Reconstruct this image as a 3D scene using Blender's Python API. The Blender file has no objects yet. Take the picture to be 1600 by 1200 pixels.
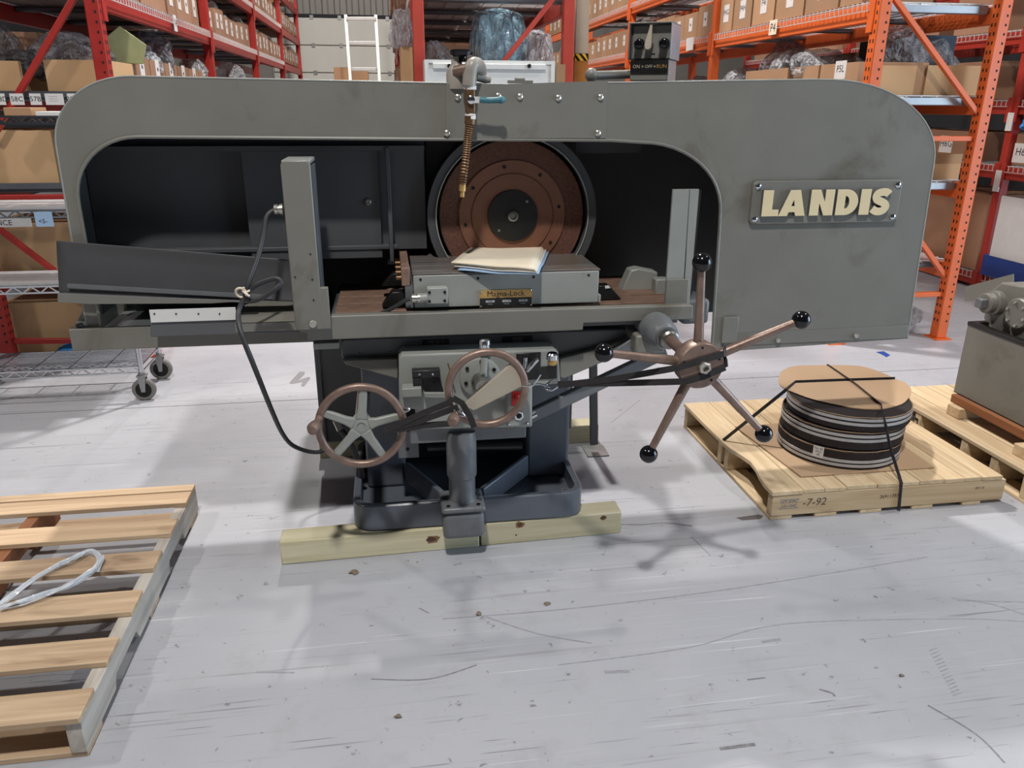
import bpy, bmesh, math, random
from mathutils import Vector, Matrix, noise
random.seed(7)
S = bpy.context.scene
COL = S.collection
R = math.radians

# ---------------------------------------------------------------- camera, world, light, exposure
CAM_F = 1217.0                      # focal length in pixels of the 1600 px wide frame
CAM_H = 1.5
PITCH, YAW, ROLL = R(19.81), R(8.85), R(0.3)
_cy, _sy = math.cos(YAW), math.sin(YAW)
FW = Vector((_sy * math.cos(PITCH), _cy * math.cos(PITCH), -math.sin(PITCH)))
_r = Vector((_cy, -_sy, 0)); _u = _r.cross(FW)
RT = _r * math.cos(ROLL) + _u * math.sin(ROLL)
UP = -_r * math.sin(ROLL) + _u * math.cos(ROLL)
CP = Vector((0, 0, CAM_H))
cam = bpy.data.cameras.new('camera'); cam_o = bpy.data.objects.new('camera', cam); COL.objects.link(cam_o)
cam.sensor_fit = 'HORIZONTAL'; cam.sensor_width = 36.0; cam.lens = 36.0 * CAM_F / 1600.0
cam.clip_start = 0.02; cam.clip_end = 100
m = Matrix((RT, UP, -FW)).transposed().to_4x4(); m.translation = CP
cam_o.matrix_world = m
S.camera = cam_o

def _ray(u, v): return FW + RT * ((u - 800) / CAM_F) + UP * ((600 - v) / CAM_F)
def Py(u, v, y): d = _ray(u, v); return CP + d * (y / d.y)
def Px(u, v, x): d = _ray(u, v); return CP + d * (x / d.x)
def Pz(u, v, z): d = _ray(u, v); return CP + d * ((z - CAM_H) / d.z)

S.view_settings.view_transform = 'Standard'; S.view_settings.look = 'None'
S.view_settings.gamma = 1.0; S.view_settings.use_curve_mapping = False
S.view_settings.exposure = -0.25
S.cycles.use_denoising = True
S.cycles.max_bounces = 8; S.cycles.transparent_max_bounces = 12
S.cycles.sample_clamp_indirect = 6.0

wd = bpy.data.worlds.new('warehouse_air'); S.world = wd; wd.use_nodes = True
bg = wd.node_tree.nodes['Background']; bg.inputs[0].default_value = (0.62, 0.66, 0.74, 1); bg.inputs[1].default_value = 0.07

def lamp(name, loc, power, size, rot=(0, 0, 0), colr=(1, 1, 1), shape='DISK', size_y=None):
    l = bpy.data.lights.new(name, 'AREA'); l.shape = shape; l.size = size
    if size_y: l.size_y = size_y
    l.energy = power; l.color = colr
    o = bpy.data.objects.new(name, l); o.location = loc; o.rotation_euler = rot; COL.objects.link(o); return o
WARM = (1.0, 0.972, 0.945)
for i, (x, y, pw) in enumerate(((-0.45, -0.75, 440), (0.5, 6.2, 580), (-4.6, 2.6, 170), (5.6, 2.8, 215), (-0.6, 12.5, 430), (4.3, 10.0, 190))):
    lamp('high_bay_lamp', (x, y, 6.6), pw, 0.34, colr=WARM)
lamp('dock_door_daylight', (7.7, 0.6, 1.9), 470, 3.6, (0, R(90), 0), (0.62, 0.80, 1.0), 'RECTANGLE', 4.0)

# ---------------------------------------------------------------- mesh helpers
class MB:
    def __init__(s): s.v = []; s.f = []; s.m = []
    def add(s, vs, fs, mi=0):
        b = len(s.v); s.v += [Vector(p) for p in vs]
        for f in fs: s.f.append([b + i for i in f]); s.m.append(mi)
        return s
    def box(s, x0, x1, y0, y1, z0, z1, mi=0):
        x0, x1 = sorted((x0, x1)); y0, y1 = sorted((y0, y1)); z0, z1 = sorted((z0, z1))
        return s.add([(x, y, z) for x in (x0, x1) for y in (y0, y1) for z in (z0, z1)],
                     [(0, 1, 3, 2), (4, 6, 7, 5), (0, 4, 5, 1), (2, 3, 7, 6), (0, 2, 6, 4), (1, 5, 7, 3)], mi)
    def obox(s, c, a, b, d, mi=0):
        c, a, b, d = Vector(c), Vector(a), Vector(b), Vector(d)
        return s.add([c + a * i + b * j + d * k for i in (-1, 1) for j in (-1, 1) for k in (-1, 1)],
                     [(0, 1, 3, 2), (4, 6, 7, 5), (0, 4, 5, 1), (2, 3, 7, 6), (0, 2, 6, 4), (1, 5, 7, 3)], mi)
    def bar(s, p, q, w, h, up=(0, 0, 1), mi=0):
        p, q = Vector(p), Vector(q); d = q - p; up = Vector(up)
        a = d.cross(up).normalized(); b = a.cross(d).normalized()
        return s.obox((p + q) / 2, d / 2, a * w / 2, b * h / 2, mi)
    def prism(s, pts, off, mi=0):
        pts = [Vector(p) for p in pts]; off = Vector(off); n = len(pts)
        s.add(pts + [p + off for p in pts], [tuple(range(n - 1, -1, -1)), tuple(range(n, 2 * n))] +
              [(i, (i + 1) % n, n + (i + 1) % n, n + i) for i in range(n)], mi); return s
    def lathe(s, o, axis, prof, n=24, mi=0):
        o, ax = Vector(o), Vector(axis).normalized()
        a = ax.orthogonal().normalized(); b = ax.cross(a); vs = []; fs = []
        for r, h in prof:
            for k in range(n):
                t = 2 * math.pi * k / n; vs.append(o + ax * h + (a * math.cos(t) + b * math.sin(t)) * r)
        for i in range(len(prof) - 1):
            for k in range(n):
                k2 = (k + 1) % n; fs.append((i * n + k, i * n + k2, (i + 1) * n + k2, (i + 1) * n + k))
        if prof[0][0] > 1e-6: fs.append(tuple(range(n - 1, -1, -1)))
        if prof[-1][0] > 1e-6: fs.append(tuple((len(prof) - 1) * n + k for k in range(n)))
        return s.add(vs, fs, mi)
    def cyl(s, p, q, r0, r1=None, n=16, mi=0):
        p, q = Vector(p), Vector(q)
        return s.lathe(p, q - p, [(r0, 0), (r0 if r1 is None else r1, (q - p).length)], n, mi)
    def ball(s, c, r, n=16, mi=0, sz=1.0):
        return s.lathe(c, (0, 0, 1), [(max(1e-5, r * math.sin(math.pi * i / n)), -r * sz * math.cos(math.pi * i / n)) for i in range(n + 1)], n * 2, mi)
    def torus(s, c, axis, Rr, r, n=40, k=10, mi=0, sq=1.0):
        c, ax = Vector(c), Vector(axis).normalized(); a = ax.orthogonal().normalized(); b = ax.cross(a); vs = []; fs = []
        for i in range(n):
            t = 2 * math.pi * i / n; d = a * math.cos(t) + b * math.sin(t)
            for j in range(k):
                q = 2 * math.pi * j / k; vs.append(c + d * (Rr + r * math.cos(q)) + ax * (r * sq * math.sin(q)))
        for i in range(n):
            for j in range(k):
                fs.append((i * k + j, ((i + 1) % n) * k + j, ((i + 1) % n) * k + (j + 1) % k, i * k + (j + 1) % k))
        return s.add(vs, fs, mi)
    def tube(s, pts, r, n=8, mi=0, closed=False, flat=None):
        pts = [Vector(p) for p in pts]; N = len(pts); vs = []; fs = []; prev = None
        for i, p in enumerate(pts):
            if closed: d = pts[(i + 1) % N] - pts[i - 1]
            else: d = pts[min(i + 1, N - 1)] - pts[max(i - 1, 0)]
            d.normalize()
            a = prev - d * prev.dot(d) if prev is not None else (Vector(flat) - d * d.dot(Vector(flat)) if flat else d.orthogonal())
            if a.length < 1e-6: a = d.orthogonal()
            a.normalize(); prev = a; b = d.cross(a); rr = r[i] if isinstance(r, (list, tuple)) and not flat else r
            if flat:
                w, h = r
                for q in ((-1, -1), (1, -1), (1, 1), (-1, 1)): vs.append(p + a * h / 2 * q[1] + b * w / 2 * q[0])
            else:
                for j in range(n):
                    t = 2 * math.pi * j / n; vs.append(p + (a * math.cos(t) + b * math.sin(t)) * rr)
        k = 4 if flat else n
        for i in range(N if closed else N - 1):
            i2 = (i + 1) % N
            for j in range(k): fs.append((i * k + j, i * k + (j + 1) % k, i2 * k + (j + 1) % k, i2 * k + j))
        if not closed: fs += [tuple(range(k - 1, -1, -1)), tuple((N - 1) * k + j for j in range(k))]
        return s.add(vs, fs, mi)
    def text(s, body, c, right, up, size, mi=0, depth=0.0, extr=0.0):
        vs, fs = text_mesh(body, extr / max(size, 1e-6))
        c, ri, u = Vector(c), Vector(right).normalized(), Vector(up).normalized(); nn = ri.cross(u)
        return s.add([c + ri * (p[0] * size) + u * (p[1] * size) + nn * (p[2] * size + depth) for p in vs], fs, mi)
    def xf(s, fn): s.v = [Vector(fn(p)) for p in s.v]; return s

_tc = {}
def text_mesh(body, extr=0.0):
    key = (body, round(extr, 4))
    if key not in _tc:
        c = bpy.data.curves.new('t', 'FONT'); c.body = body; c.align_x = 'CENTER'; c.align_y = 'CENTER'; c.resolution_u = 2; c.extrude = extr
        c.offset = 0.0
        o = bpy.data.objects.new('t', c); me = bpy.data.meshes.new_from_object(o)
        _tc[key] = ([tuple(v.co) for v in me.vertices], [tuple(p.vertices) for p in me.polygons])
        bpy.data.objects.remove(o); bpy.data.meshes.remove(me); bpy.data.curves.remove(c)
    return _tc[key]

def spline(pts, n=8, closed=False):
    pts = [Vector(p) for p in pts]; N = len(pts); out = []
    for i in range(N if closed else N - 1):
        p0 = pts[i - 1] if (i > 0 or closed) else pts[i]; p1 = pts[i]; p2 = pts[(i + 1) % N]
        p3 = pts[(i + 2) % N] if (closed or i + 2 < N) else p2
        for k in range(n):
            t = k / n
            out.append(0.5 * ((2 * p1) + (p2 - p0) * t + (2 * p0 - 5 * p1 + 4 * p2 - p3) * t * t + (3 * p1 - p0 - 3 * p2 + p3) * t ** 3))
    if not closed: out.append(pts[-1])
    return out
def arc(cx, cz, rx, rz, a0, a1, n=12):
    return [(cx + rx * math.cos(R(a0 + (a1 - a0) * i / n)), cz + rz * math.sin(R(a0 + (a1 - a0) * i / n))) for i in range(n + 1)]

WL = {}
def mesh_of(name, mb, mats, smooth=38, origin=None):
    me = bpy.data.meshes.new(name)
    c = origin if origin is not None else (Vector([(min(p[i] for p in mb.v) + max(p[i] for p in mb.v)) / 2 for i in range(3)]))
    me.from_pydata([tuple(p - c) for p in mb.v], [], mb.f)
    for mm in (mats if isinstance(mats, (list, tuple)) else [mats]): me.materials.append(mm)
    me.polygons.foreach_set('material_index', mb.m)
    me.update()
    if smooth:
        me.polygons.foreach_set('use_smooth', [True] * len(me.polygons)); me.set_sharp_from_angle(angle=R(smooth))
    return me, c
def obj(name, mb, mats, parent=None, bevel=0.0, smooth=38, kind=None, label=None, solid=0.0, seg=2):
    me, c = mesh_of(name, mb, mats, smooth)
    o = bpy.data.objects.new(name, me); COL.objects.link(o)
    if parent is not None: o.parent = parent; o.location = c - WL[parent.name]
    else: o.location = c
    WL[o.name] = c
    if solid: md = o.modifiers.new('solid', 'SOLIDIFY'); md.thickness = solid; md.offset = 0
    if bevel: md = o.modifiers.new('bevel', 'BEVEL'); md.width = bevel; md.segments = seg; md.limit_method = 'ANGLE'; md.angle_limit = R(50)
    if kind: o['kind'] = kind
    if label: o['label'] = label
    return o
def tag(o, label, cat, group=None):
    o['label'] = label; o['category'] = cat
    if group: o['group'] = group
    return o
def thing(name, label, cat, loc, group=None):
    o = bpy.data.objects.new(name, None); o.empty_display_size = 0.05; COL.objects.link(o); o.location = loc; WL[o.name] = Vector(loc)
    return tag(o, label, cat, group)
def struct(name, mb, mats, **k):
    return obj(name, mb, mats, kind='structure', **k)
def dup(o, newloc, label=None, parent=None, group=None):
    c = o.copy(); COL.objects.link(c)
    if parent is None: c.location = newloc; WL[c.name] = Vector(newloc)
    else: c.parent = parent; WL[c.name] = WL[parent.name] + c.location
    if label: c['label'] = label
    if group: c['group'] = group
    for ch in list(o.children): dup(ch, None, None, c)
    return c

# ---------------------------------------------------------------- materials
def lin(c): return tuple((x / 255 / 12.92 if x / 255 <= 0.04045 else ((x / 255 + 0.055) / 1.055) ** 2.4) for x in c)
def _new(name):
    mt = bpy.data.materials.new(name); mt.use_nodes = True; nt = mt.node_tree
    return mt, nt, nt.nodes['Principled BSDF']
def N(nt, t, **k):
    n = nt.nodes.new(t)
    for a, b in k.items(): setattr(n, a, b)
    return n
def coords(nt, scale=(1, 1, 1), rot=(0, 0, 0), kind='Object', rand=False):
    tc = N(nt, 'ShaderNodeTexCoord'); mp = N(nt, 'ShaderNodeMapping'); mp.inputs['Scale'].default_value = scale; mp.inputs['Rotation'].default_value = rot
    nt.links.new(tc.outputs[kind], mp.inputs[0])
    if rand:
        oi = N(nt, 'ShaderNodeObjectInfo'); mu = N(nt, 'ShaderNodeMath', operation='MULTIPLY'); mu.inputs[1].default_value = 37.0
        nt.links.new(oi.outputs['Random'], mu.inputs[0]); nt.links.new(mu.outputs[0], mp.inputs['Location'])
    return mp.outputs[0]
def ramp(nt, src, stops):
    r = N(nt, 'ShaderNodeValToRGB'); e = r.color_ramp.elements
    while len(e) < len(stops): e.new(0.5)
    for i, (p, c) in enumerate(stops): e[i].position = p; e[i].color = (*c, 1) if len(c) == 3 else c
    nt.links.new(src, r.inputs[0]); return r.outputs[0]
def mix(nt, fac, a, b, blend='MIX'):
    n = N(nt, 'ShaderNodeMix', data_type='RGBA', blend_type=blend)
    for i, s in ((0, fac), (6, a), (7, b)):
        if hasattr(s, 'node'): nt.links.new(s, n.inputs[i])
        else: n.inputs[i].default_value = s if i == 0 else (*s, 1)
    return n.outputs[2]
def noise_tex(nt, vec, scale, detail=4, rough=0.55, dist=0.0):
    n = N(nt, 'ShaderNodeTexNoise'); n.inputs['Scale'].default_value = scale; n.inputs['Detail'].default_value = detail
    n.inputs['Roughness'].default_value = rough; n.inputs['Distortion'].default_value = dist; nt.links.new(vec, n.inputs['Vector']); return n.outputs['Fac']
def bump(nt, bs, h, strength, dist=0.01):
    b = N(nt, 'ShaderNodeBump'); b.inputs['Strength'].default_value = strength; b.inputs['Distance'].default_value = dist
    nt.links.new(h, b.inputs['Height']); nt.links.new(b.outputs[0], bs.inputs['Normal'])
def M(name, c, rough=0.5, metal=0.0, var=0.12, scale=9.0, bmp=0.0, bscale=60.0, spec=0.5, stain=None, rnd=0.0, coord='Object'):
    mt, nt, bs = _new(name); c = lin(c); v = coords(nt, kind=coord, rand=rnd > 0)
    f = noise_tex(nt, v, scale, 5, 0.6)
    out = ramp(nt, f, [(0.3, tuple(x * (1 - var) for x in c)), (0.7, tuple(min(1, x * (1 + var)) for x in c))])
    if stain:
        f2 = noise_tex(nt, v, stain[1], 6, 0.65, 0.6); k = ramp(nt, f2, [(stain[2], (0, 0, 0)), (stain[2] + stain[3], (1, 1, 1))])
        out = mix(nt, k, out, lin(stain[0]))
    if rnd:
        oi = N(nt, 'ShaderNodeObjectInfo'); rr = ramp(nt, oi.outputs['Random'], [(0, (1 - rnd,) * 3), (1, (1 + rnd * 0.6,) * 3)]); out = mix(nt, 1.0, out, rr, 'MULTIPLY')
    nt.links.new(out, bs.inputs['Base Color'])
    rf = N(nt, 'ShaderNodeMapRange'); rf.inputs[3].default_value = max(0.03, rough - 0.08); rf.inputs[4].default_value = min(1, rough + 0.08)
    nt.links.new(f, rf.inputs[0]); nt.links.new(rf.outputs[0], bs.inputs['Roughness'])
    bs.inputs['Metallic'].default_value = metal; bs.inputs['Specular IOR Level'].default_value = spec
    if bmp: bump(nt, bs, noise_tex(nt, v, bscale, 3), bmp, 0.004)
    return mt
def WOOD(name, c1, c2, axis=0, fine=1.0, knot=(90, 60, 36), kamt=0.64, rough=0.75):
    mt, nt, bs = _new(name); sc = [26.0 * fine] * 3; sc[axis] = 1.6
    v = coords(nt, tuple(sc), rand=True); f = noise_tex(nt, v, 1.0, 6, 0.6, 0.7)
    out = ramp(nt, f, [(0.28, lin(c2)), (0.5, tuple((a + b) / 2 for a, b in zip(lin(c1), lin(c2)))), (0.72, lin(c1))])
    sk = [7.0] * 3; sk[axis] = 2.2
    vk = coords(nt, tuple(sk), rand=True); k = ramp(nt, noise_tex(nt, vk, 1.0, 3, 0.5, 1.2), [(kamt, (0, 0, 0)), (kamt + 0.12, (1, 1, 1))])
    out = mix(nt, k, out, tuple(0.5 * a + 0.5 * b for a, b in zip(lin(knot), lin(c2))))
    oi = N(nt, 'ShaderNodeObjectInfo'); rr = ramp(nt, oi.outputs['Random'], [(0, (0.80, 0.78, 0.76)), (1, (1.08, 1.06, 1.02))])
    out = mix(nt, 1.0, out, rr, 'MULTIPLY'); nt.links.new(out, bs.inputs['Base Color']); bs.inputs['Roughness'].default_value = rough
    bump(nt, bs, f, 0.25, 0.003); return mt
def PLASTIC(name, c, alpha=0.45, rough=0.12):
    mt, nt, bs = _new(name); v = coords(nt, (1, 1, 0.45)); f = noise_tex(nt, v, 2.6, 3, 0.5, 1.6); f2 = noise_tex(nt, v, 1.7, 2, 0.5, 2.2)
    bs.inputs['Base Color'].default_value = (*lin(c), 1); bs.inputs['Roughness'].default_value = rough; bs.inputs['Specular IOR Level'].default_value = 0.9
    bump(nt, bs, f, 1.0, 0.12)
    tr = N(nt, 'ShaderNodeBsdfTransparent'); tr.inputs[0].default_value = (0.93, 0.95, 0.96, 1)
    mx = N(nt, 'ShaderNodeMixShader'); fr = ramp(nt, f2, [(0.35, (alpha * 0.55,) * 3), (0.7, (min(1, alpha * 1.5),) * 3)])
    nt.links.new(fr, mx.inputs[0]); nt.links.new(tr.outputs[0], mx.inputs[1]); nt.links.new(bs.outputs[0], mx.inputs[2])
    nt.links.new(mx.outputs[0], nt.nodes['Material Output'].inputs[0]); return mt

m_paint = M('grey_green_machine_paint', (121, 119, 111), 0.42, var=0.06, scale=5, stain=((90, 84, 70), 3.0, 0.56, 0.2))
m_paint_d = M('dark_grey_machine_paint', (92, 94, 96), 0.45, var=0.08, scale=6, stain=((60, 56, 52), 4, 0.62, 0.2))
m_cast = M('cast_iron_paint', (104, 106, 108), 0.38, var=0.1, scale=14, bmp=0.15, bscale=120, stain=((70, 62, 52), 6, 0.60, 0.2))
m_blue = M('blue_grey_base_paint', (90, 95, 103), 0.33, var=0.10, scale=9, bmp=0.12, bscale=90, stain=((52, 44, 38), 5, 0.60, 0.2))
m_inner = M('shade_darkened_hood_paint', (72, 73, 75), 0.6, var=0.08, scale=5)  # hood paint darkened, so the shade inside is in the colour
m_lightp = M('light_grey_paint', (146, 148, 142), 0.42, var=0.06, scale=8, stain=((120, 112, 96), 6, 0.62, 0.2))
m_steel = M('bare_steel', (150, 148, 142), 0.32, 0.9, var=0.15, scale=20)
m_chrome = M('bright_chrome', (205, 208, 212), 0.14, 1.0, var=0.05)
m_zinc = M('zinc_screw', (190, 186, 176), 0.3, 0.8, var=0.15, scale=40)
m_sheet = M('dark_blued_sheet', (74, 74, 76), 0.36, var=0.1, scale=5)
m_dark = M('black_hole', (16, 15, 15), 0.8, var=0.1)
m_black = M('black_bakelite', (14, 14, 18), 0.12, var=0.1)
m_blackp = M('black_plate', (26, 25, 24), 0.35, var=0.3, scale=30)
m_rubber = M('black_rubber', (38, 35, 35), 0.6, var=0.25, scale=50, bmp=0.2)
m_cable = M('grey_black_cable', (48, 48, 50), 0.5, var=0.2)
m_bronze = M('worn_bronze_handle', (136, 114, 102), 0.42, 0.5, var=0.18, scale=30, bmp=0.12, bscale=90)
m_rust = M('rusty_table_steel', (138, 110, 94), 0.5, 0.25, var=0.2, scale=25, bmp=0.1)
m_chuckt = None
m_brass = M('brass', (196, 158, 98), 0.4, 0.5, var=0.2, scale=40)
m_brassd = M('tarnished_brass', (118, 90, 64), 0.42, 0.65, var=0.25, scale=60)
m_wheel = M('rust_brown_abrasive', (100, 66, 52), 0.85, var=0.35, scale=120, bmp=0.5, bscale=200)
m_wheelf = M('brown_wheel_flange', (128, 86, 66), 0.55, 0.2, var=0.12, scale=10)
m_cream = M('cream_letter_paint', (226, 208, 166), 0.5, var=0.05)
m_white = M('white_paint', (222, 222, 218), 0.4, var=0.04)
m_paper = M('white_paper', (214, 210, 206), 0.8, var=0.04)
m_papery = M('cream_paper', (228, 216, 192), 0.8, var=0.05, scale=14)
m_paperb = M('blue_paper', (150, 178, 206), 0.7, var=0.05)
m_ink = M('black_ink', (24, 24, 26), 0.7, var=0.1)
m_red = M('red_rack_paint', (166, 44, 38), 0.42, var=0.10, scale=6, stain=((120, 40, 32), 9, 0.66, 0.15))
m_orange = M('orange_rack_paint', (224, 104, 46), 0.42, var=0.08, scale=6, stain=((170, 70, 36), 11, 0.68, 0.15))
m_redor = M('faded_red_orange_rack_paint', (186, 70, 56), 0.42, var=0.08, scale=6)
m_galv = M('galvanised_wire', (150, 150, 150), 0.35, 0.7, var=0.1)
m_galvd = M('grey_deck_channel', (104, 108, 114), 0.35, 0.5, var=0.1)
m_carton = M('brown_cardboard', (170, 132, 98), 0.8, var=0.07, scale=5, rnd=0.18)
m_cartonr = M('dimmed_reddish_cardboard', (152, 114, 88), 0.8, var=0.08, scale=5, rnd=0.2)  # reddish card, its tone darkened for the weaker light in the racks
m_cartonl = M('pale_cardboard', (194, 158, 116), 0.8, var=0.05, scale=4, rnd=0.08)
m_cardb = M('cardboard_sheet', (182, 152, 120), 0.8, var=0.06, scale=4)
m_bag = PLASTIC('clear_poly_bag', (236, 238, 242), 0.42)
m_bagg = PLASTIC('grey_poly_bag', (150, 150, 156), 0.5)
m_bagw = PLASTIC('white_poly_bag', (232, 230, 236), 0.8)
m_pipe = M('beige_grey_pipe', (146, 140, 130), 0.4, var=0.12, scale=14)
m_wire = M('bright_deck_wire', (206, 202, 198), 0.4, 0.2, var=0.08)
m_glare = M('daylight_glare_grey_paint', (168, 172, 174), 0.25, 0.3, var=0.04)  # lighter, glossier coat carrying the daylight glare on the control box side
m_bagb = PLASTIC('blue_poly_bag', (150, 186, 204), 0.6)
m_wrap = PLASTIC('stretch_film', (244, 246, 250), 0.42)
m_teal = M('teal_lever_vinyl', (58, 112, 124), 0.5, var=0.1)
m_bluep = M('blue_plastic', (38, 72, 150), 0.4, var=0.1)
m_glove = M('blue_nitrile', (44, 140, 214), 0.5, var=0.1, bmp=0.3)
m_green = M('olive_packaging', (158, 158, 108), 0.6, var=0.1)
m_darkbox = M('dark_blue_box', (52, 70, 86), 0.6, var=0.1)
m_yellow = M('yellow_tape', (226, 178, 40), 0.5, var=0.08)
m_tan = M('tan_column_paint', (176, 166, 148), 0.6, var=0.05)
m_redb = M('red_switch_plate', (200, 36, 34), 0.4, var=0.05)
m_timber = WOOD('pressure_treated_timber', (222, 214, 186), (194, 186, 150), 0, 1.3, (110, 74, 44), 0.66)
m_pal_x = WOOD('pallet_pine_x', (226, 204, 168), (192, 162, 122), 0, 1.0)
m_pal_y = WOOD('pallet_pine_y', (226, 206, 172), (194, 166, 128), 1, 1.0)
m_old_x = WOOD('old_pallet_board', (214, 188, 156), (170, 142, 114), 0, 1.2, (90, 60, 40), 0.62)
m_old_y = WOOD('weathered_stringer', (196, 190, 182), (160, 152, 142), 1, 1.3, (120, 100, 84), 0.68)
m_wood_b = WOOD('brown_block', (150, 96, 56), (112, 68, 40), 1, 1.2)
m_stack = M('black_wheel_rim', (34, 26, 26), 0.85, var=0.3, scale=60, bmp=0.4, bscale=140)
m_band = M('silver_band', (182, 180, 180), 0.45, 0.2, var=0.08, scale=30)
m_strap = M('dark_strap', (52, 52, 60), 0.35, var=0.1)
m_caster = M('grey_caster_rubber', (118, 116, 112), 0.6, var=0.08)

def chuck_top():
    mt, nt, bs = _new('ground_chuck_steel'); v = coords(nt, (1.2, 70, 1)); f = noise_tex(nt, v, 1, 3); v2 = coords(nt, (6, 5, 1)); f2 = noise_tex(nt, v2, 1, 5, 0.6)
    a = ramp(nt, f, [(0.3, lin((84, 80, 78))), (0.7, lin((150, 144, 138)))]); b = ramp(nt, f2, [(0.46, (0, 0, 0)), (0.66, (0.85, 0.85, 0.85))])
    nt.links.new(mix(nt, b, a, lin((124, 108, 98))), bs.inputs['Base Color']); bs.inputs['Metallic'].default_value = 0.35; bs.inputs['Roughness'].default_value = 0.36
    return mt
m_chuckt = chuck_top()
def floor_mat():
    mt, nt, bs = _new('sealed_concrete')
    v = coords(nt, kind='Object'); f = noise_tex(nt, v, 0.9, 6, 0.6); f2 = noise_tex(nt, v, 7.0, 5, 0.65)
    a = ramp(nt, f, [(0.3, lin((162, 163, 168))), (0.7, lin((178, 178, 182)))])
    a = mix(nt, ramp(nt, f2, [(0.56, (0, 0, 0)), (0.8, (0.5, 0.5, 0.5))]), a, lin((150, 148, 148)))
    h = None
    for i, (ang, sx, sy, lo, hi, colr, amt) in enumerate(((8, 0.5, 34, 0.62, 0.74, (136, 134, 138), 0.7), (-14, 0.6, 46, 0.64, 0.74, (130, 128, 132), 0.65), (3, 1.8, 70, 0.635, 0.71, (112, 110, 114), 0.7),
                                                        (62, 0.7, 50, 0.64, 0.70, (124, 122, 122), 0.7), (24, 1.1, 90, 0.62, 0.70, (208, 208, 210), 0.6), (-5, 3.0, 120, 0.65, 0.70, (96, 94, 98), 0.75))):
        vv = coords(nt, (sx, sy, 1), (0, 0, R(ang))); s = noise_tex(nt, vv, 1.0, 3, 0.6, 0.25)
        msk = noise_tex(nt, v, 0.8 + 0.3 * i, 3, 0.5)
        k = ramp(nt, s, [(lo, (0, 0, 0)), (hi, (amt,) * 3)]); g = ramp(nt, msk, [(0.44, (0, 0, 0)), (0.56, (1, 1, 1))])
        k = mix(nt, 1.0, k, g, 'MULTIPLY'); a = mix(nt, k, a, lin(colr))
    sp = noise_tex(nt, v, 26.0, 3, 0.7); a = mix(nt, ramp(nt, sp, [(0.66, (0, 0, 0)), (0.72, (0.7, 0.7, 0.7))]), a, lin((110, 106, 102)))
    nt.links.new(a, bs.inputs['Base Color'])
    nt.links.new(ramp(nt, f2, [(0.3, (0.30,) * 3), (0.7, (0.46,) * 3)]), bs.inputs['Roughness']); bs.inputs['Specular IOR Level'].default_value = 0.32
    bump(nt, bs, f2, 0.05, 0.01); return mt
m_floor = floor_mat()
m_joint = M('floor_joint_filler', (128, 124, 122), 0.7, var=0.1)
m_siding = M('grey_wall_siding', (132, 128, 122), 0.6, var=0.06, scale=3)
m_doorp = M('overhead_door_paint', (196, 194, 184), 0.5, var=0.04, scale=2)
m_darkwall = M('dark_wall', (32, 32, 35), 0.8, var=0.1, scale=2)
m_ceil = M('roof_deck', (120, 120, 120), 0.8, var=0.08, scale=2)
# ================================================================ the setting
fl_ = struct('floor', MB().box(-6, 8.2, -3.0, 17.6, -0.1, 0.0), m_floor, smooth=0)
struct('ceiling', MB().box(-6, 8.2, -3.0, 17.6, 7.4, 7.5), m_ceil, smooth=0)
struct('wall_left', MB().box(-6.1, -6, -3, 17.6, 0, 7.4), m_darkwall, smooth=0)
struct('wall_right', MB().box(8.2, 8.3, -3, 17.6, 0, 7.4), m_darkwall, smooth=0)
wb = struct('wall_back', MB().box(-6, 8.2, 17.6, 17.7, 0, 7.4), m_siding, smooth=0)
x = -2.6
while x < 3.0:                                         # the ribs of the metal siding above the overhead door
    obj('siding_rib', MB().prism([(x, 17.6, 3.12), (x + 0.14, 17.6, 3.12), (x + 0.11, 17.56, 3.12), (x + 0.03, 17.56, 3.12)], (0, 0, 2.4)), m_siding, wb, smooth=0)
    x += 0.24
dr = struct('door_1', MB().box(-2.2, 2.2, 17.57, 17.598, 0.0, 3.10), m_doorp, smooth=0)
for i in range(6):
    z0 = 0.02 + i * 0.515
    obj('door_panel', MB().box(-2.18, 2.18, 17.53, 17.568, z0, z0 + 0.497), m_doorp, dr, bevel=0.008)
    for hx in (-1.4, -0.85, 0.1, 0.9):
        obj('hinge', MB().box(hx, hx + 0.07, 17.515, 17.529, z0 + 0.47, z0 + 0.545), m_galv, dr)
struct('trim_1', MB().box(-2.3, 2.3, 17.52, 17.56, 3.10, 3.16), m_darkwall, smooth=0)
# a saw-cut joint runs across the slab
struct('trim_2', MB().box(-6, 8.1, 4.02, 4.026, 0.0, 0.0012), m_joint, smooth=0)
struct('trim_3', MB().box(-6, 8.1, 1.12, 1.126, 0.0, 0.0012), m_joint, smooth=0)
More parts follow.
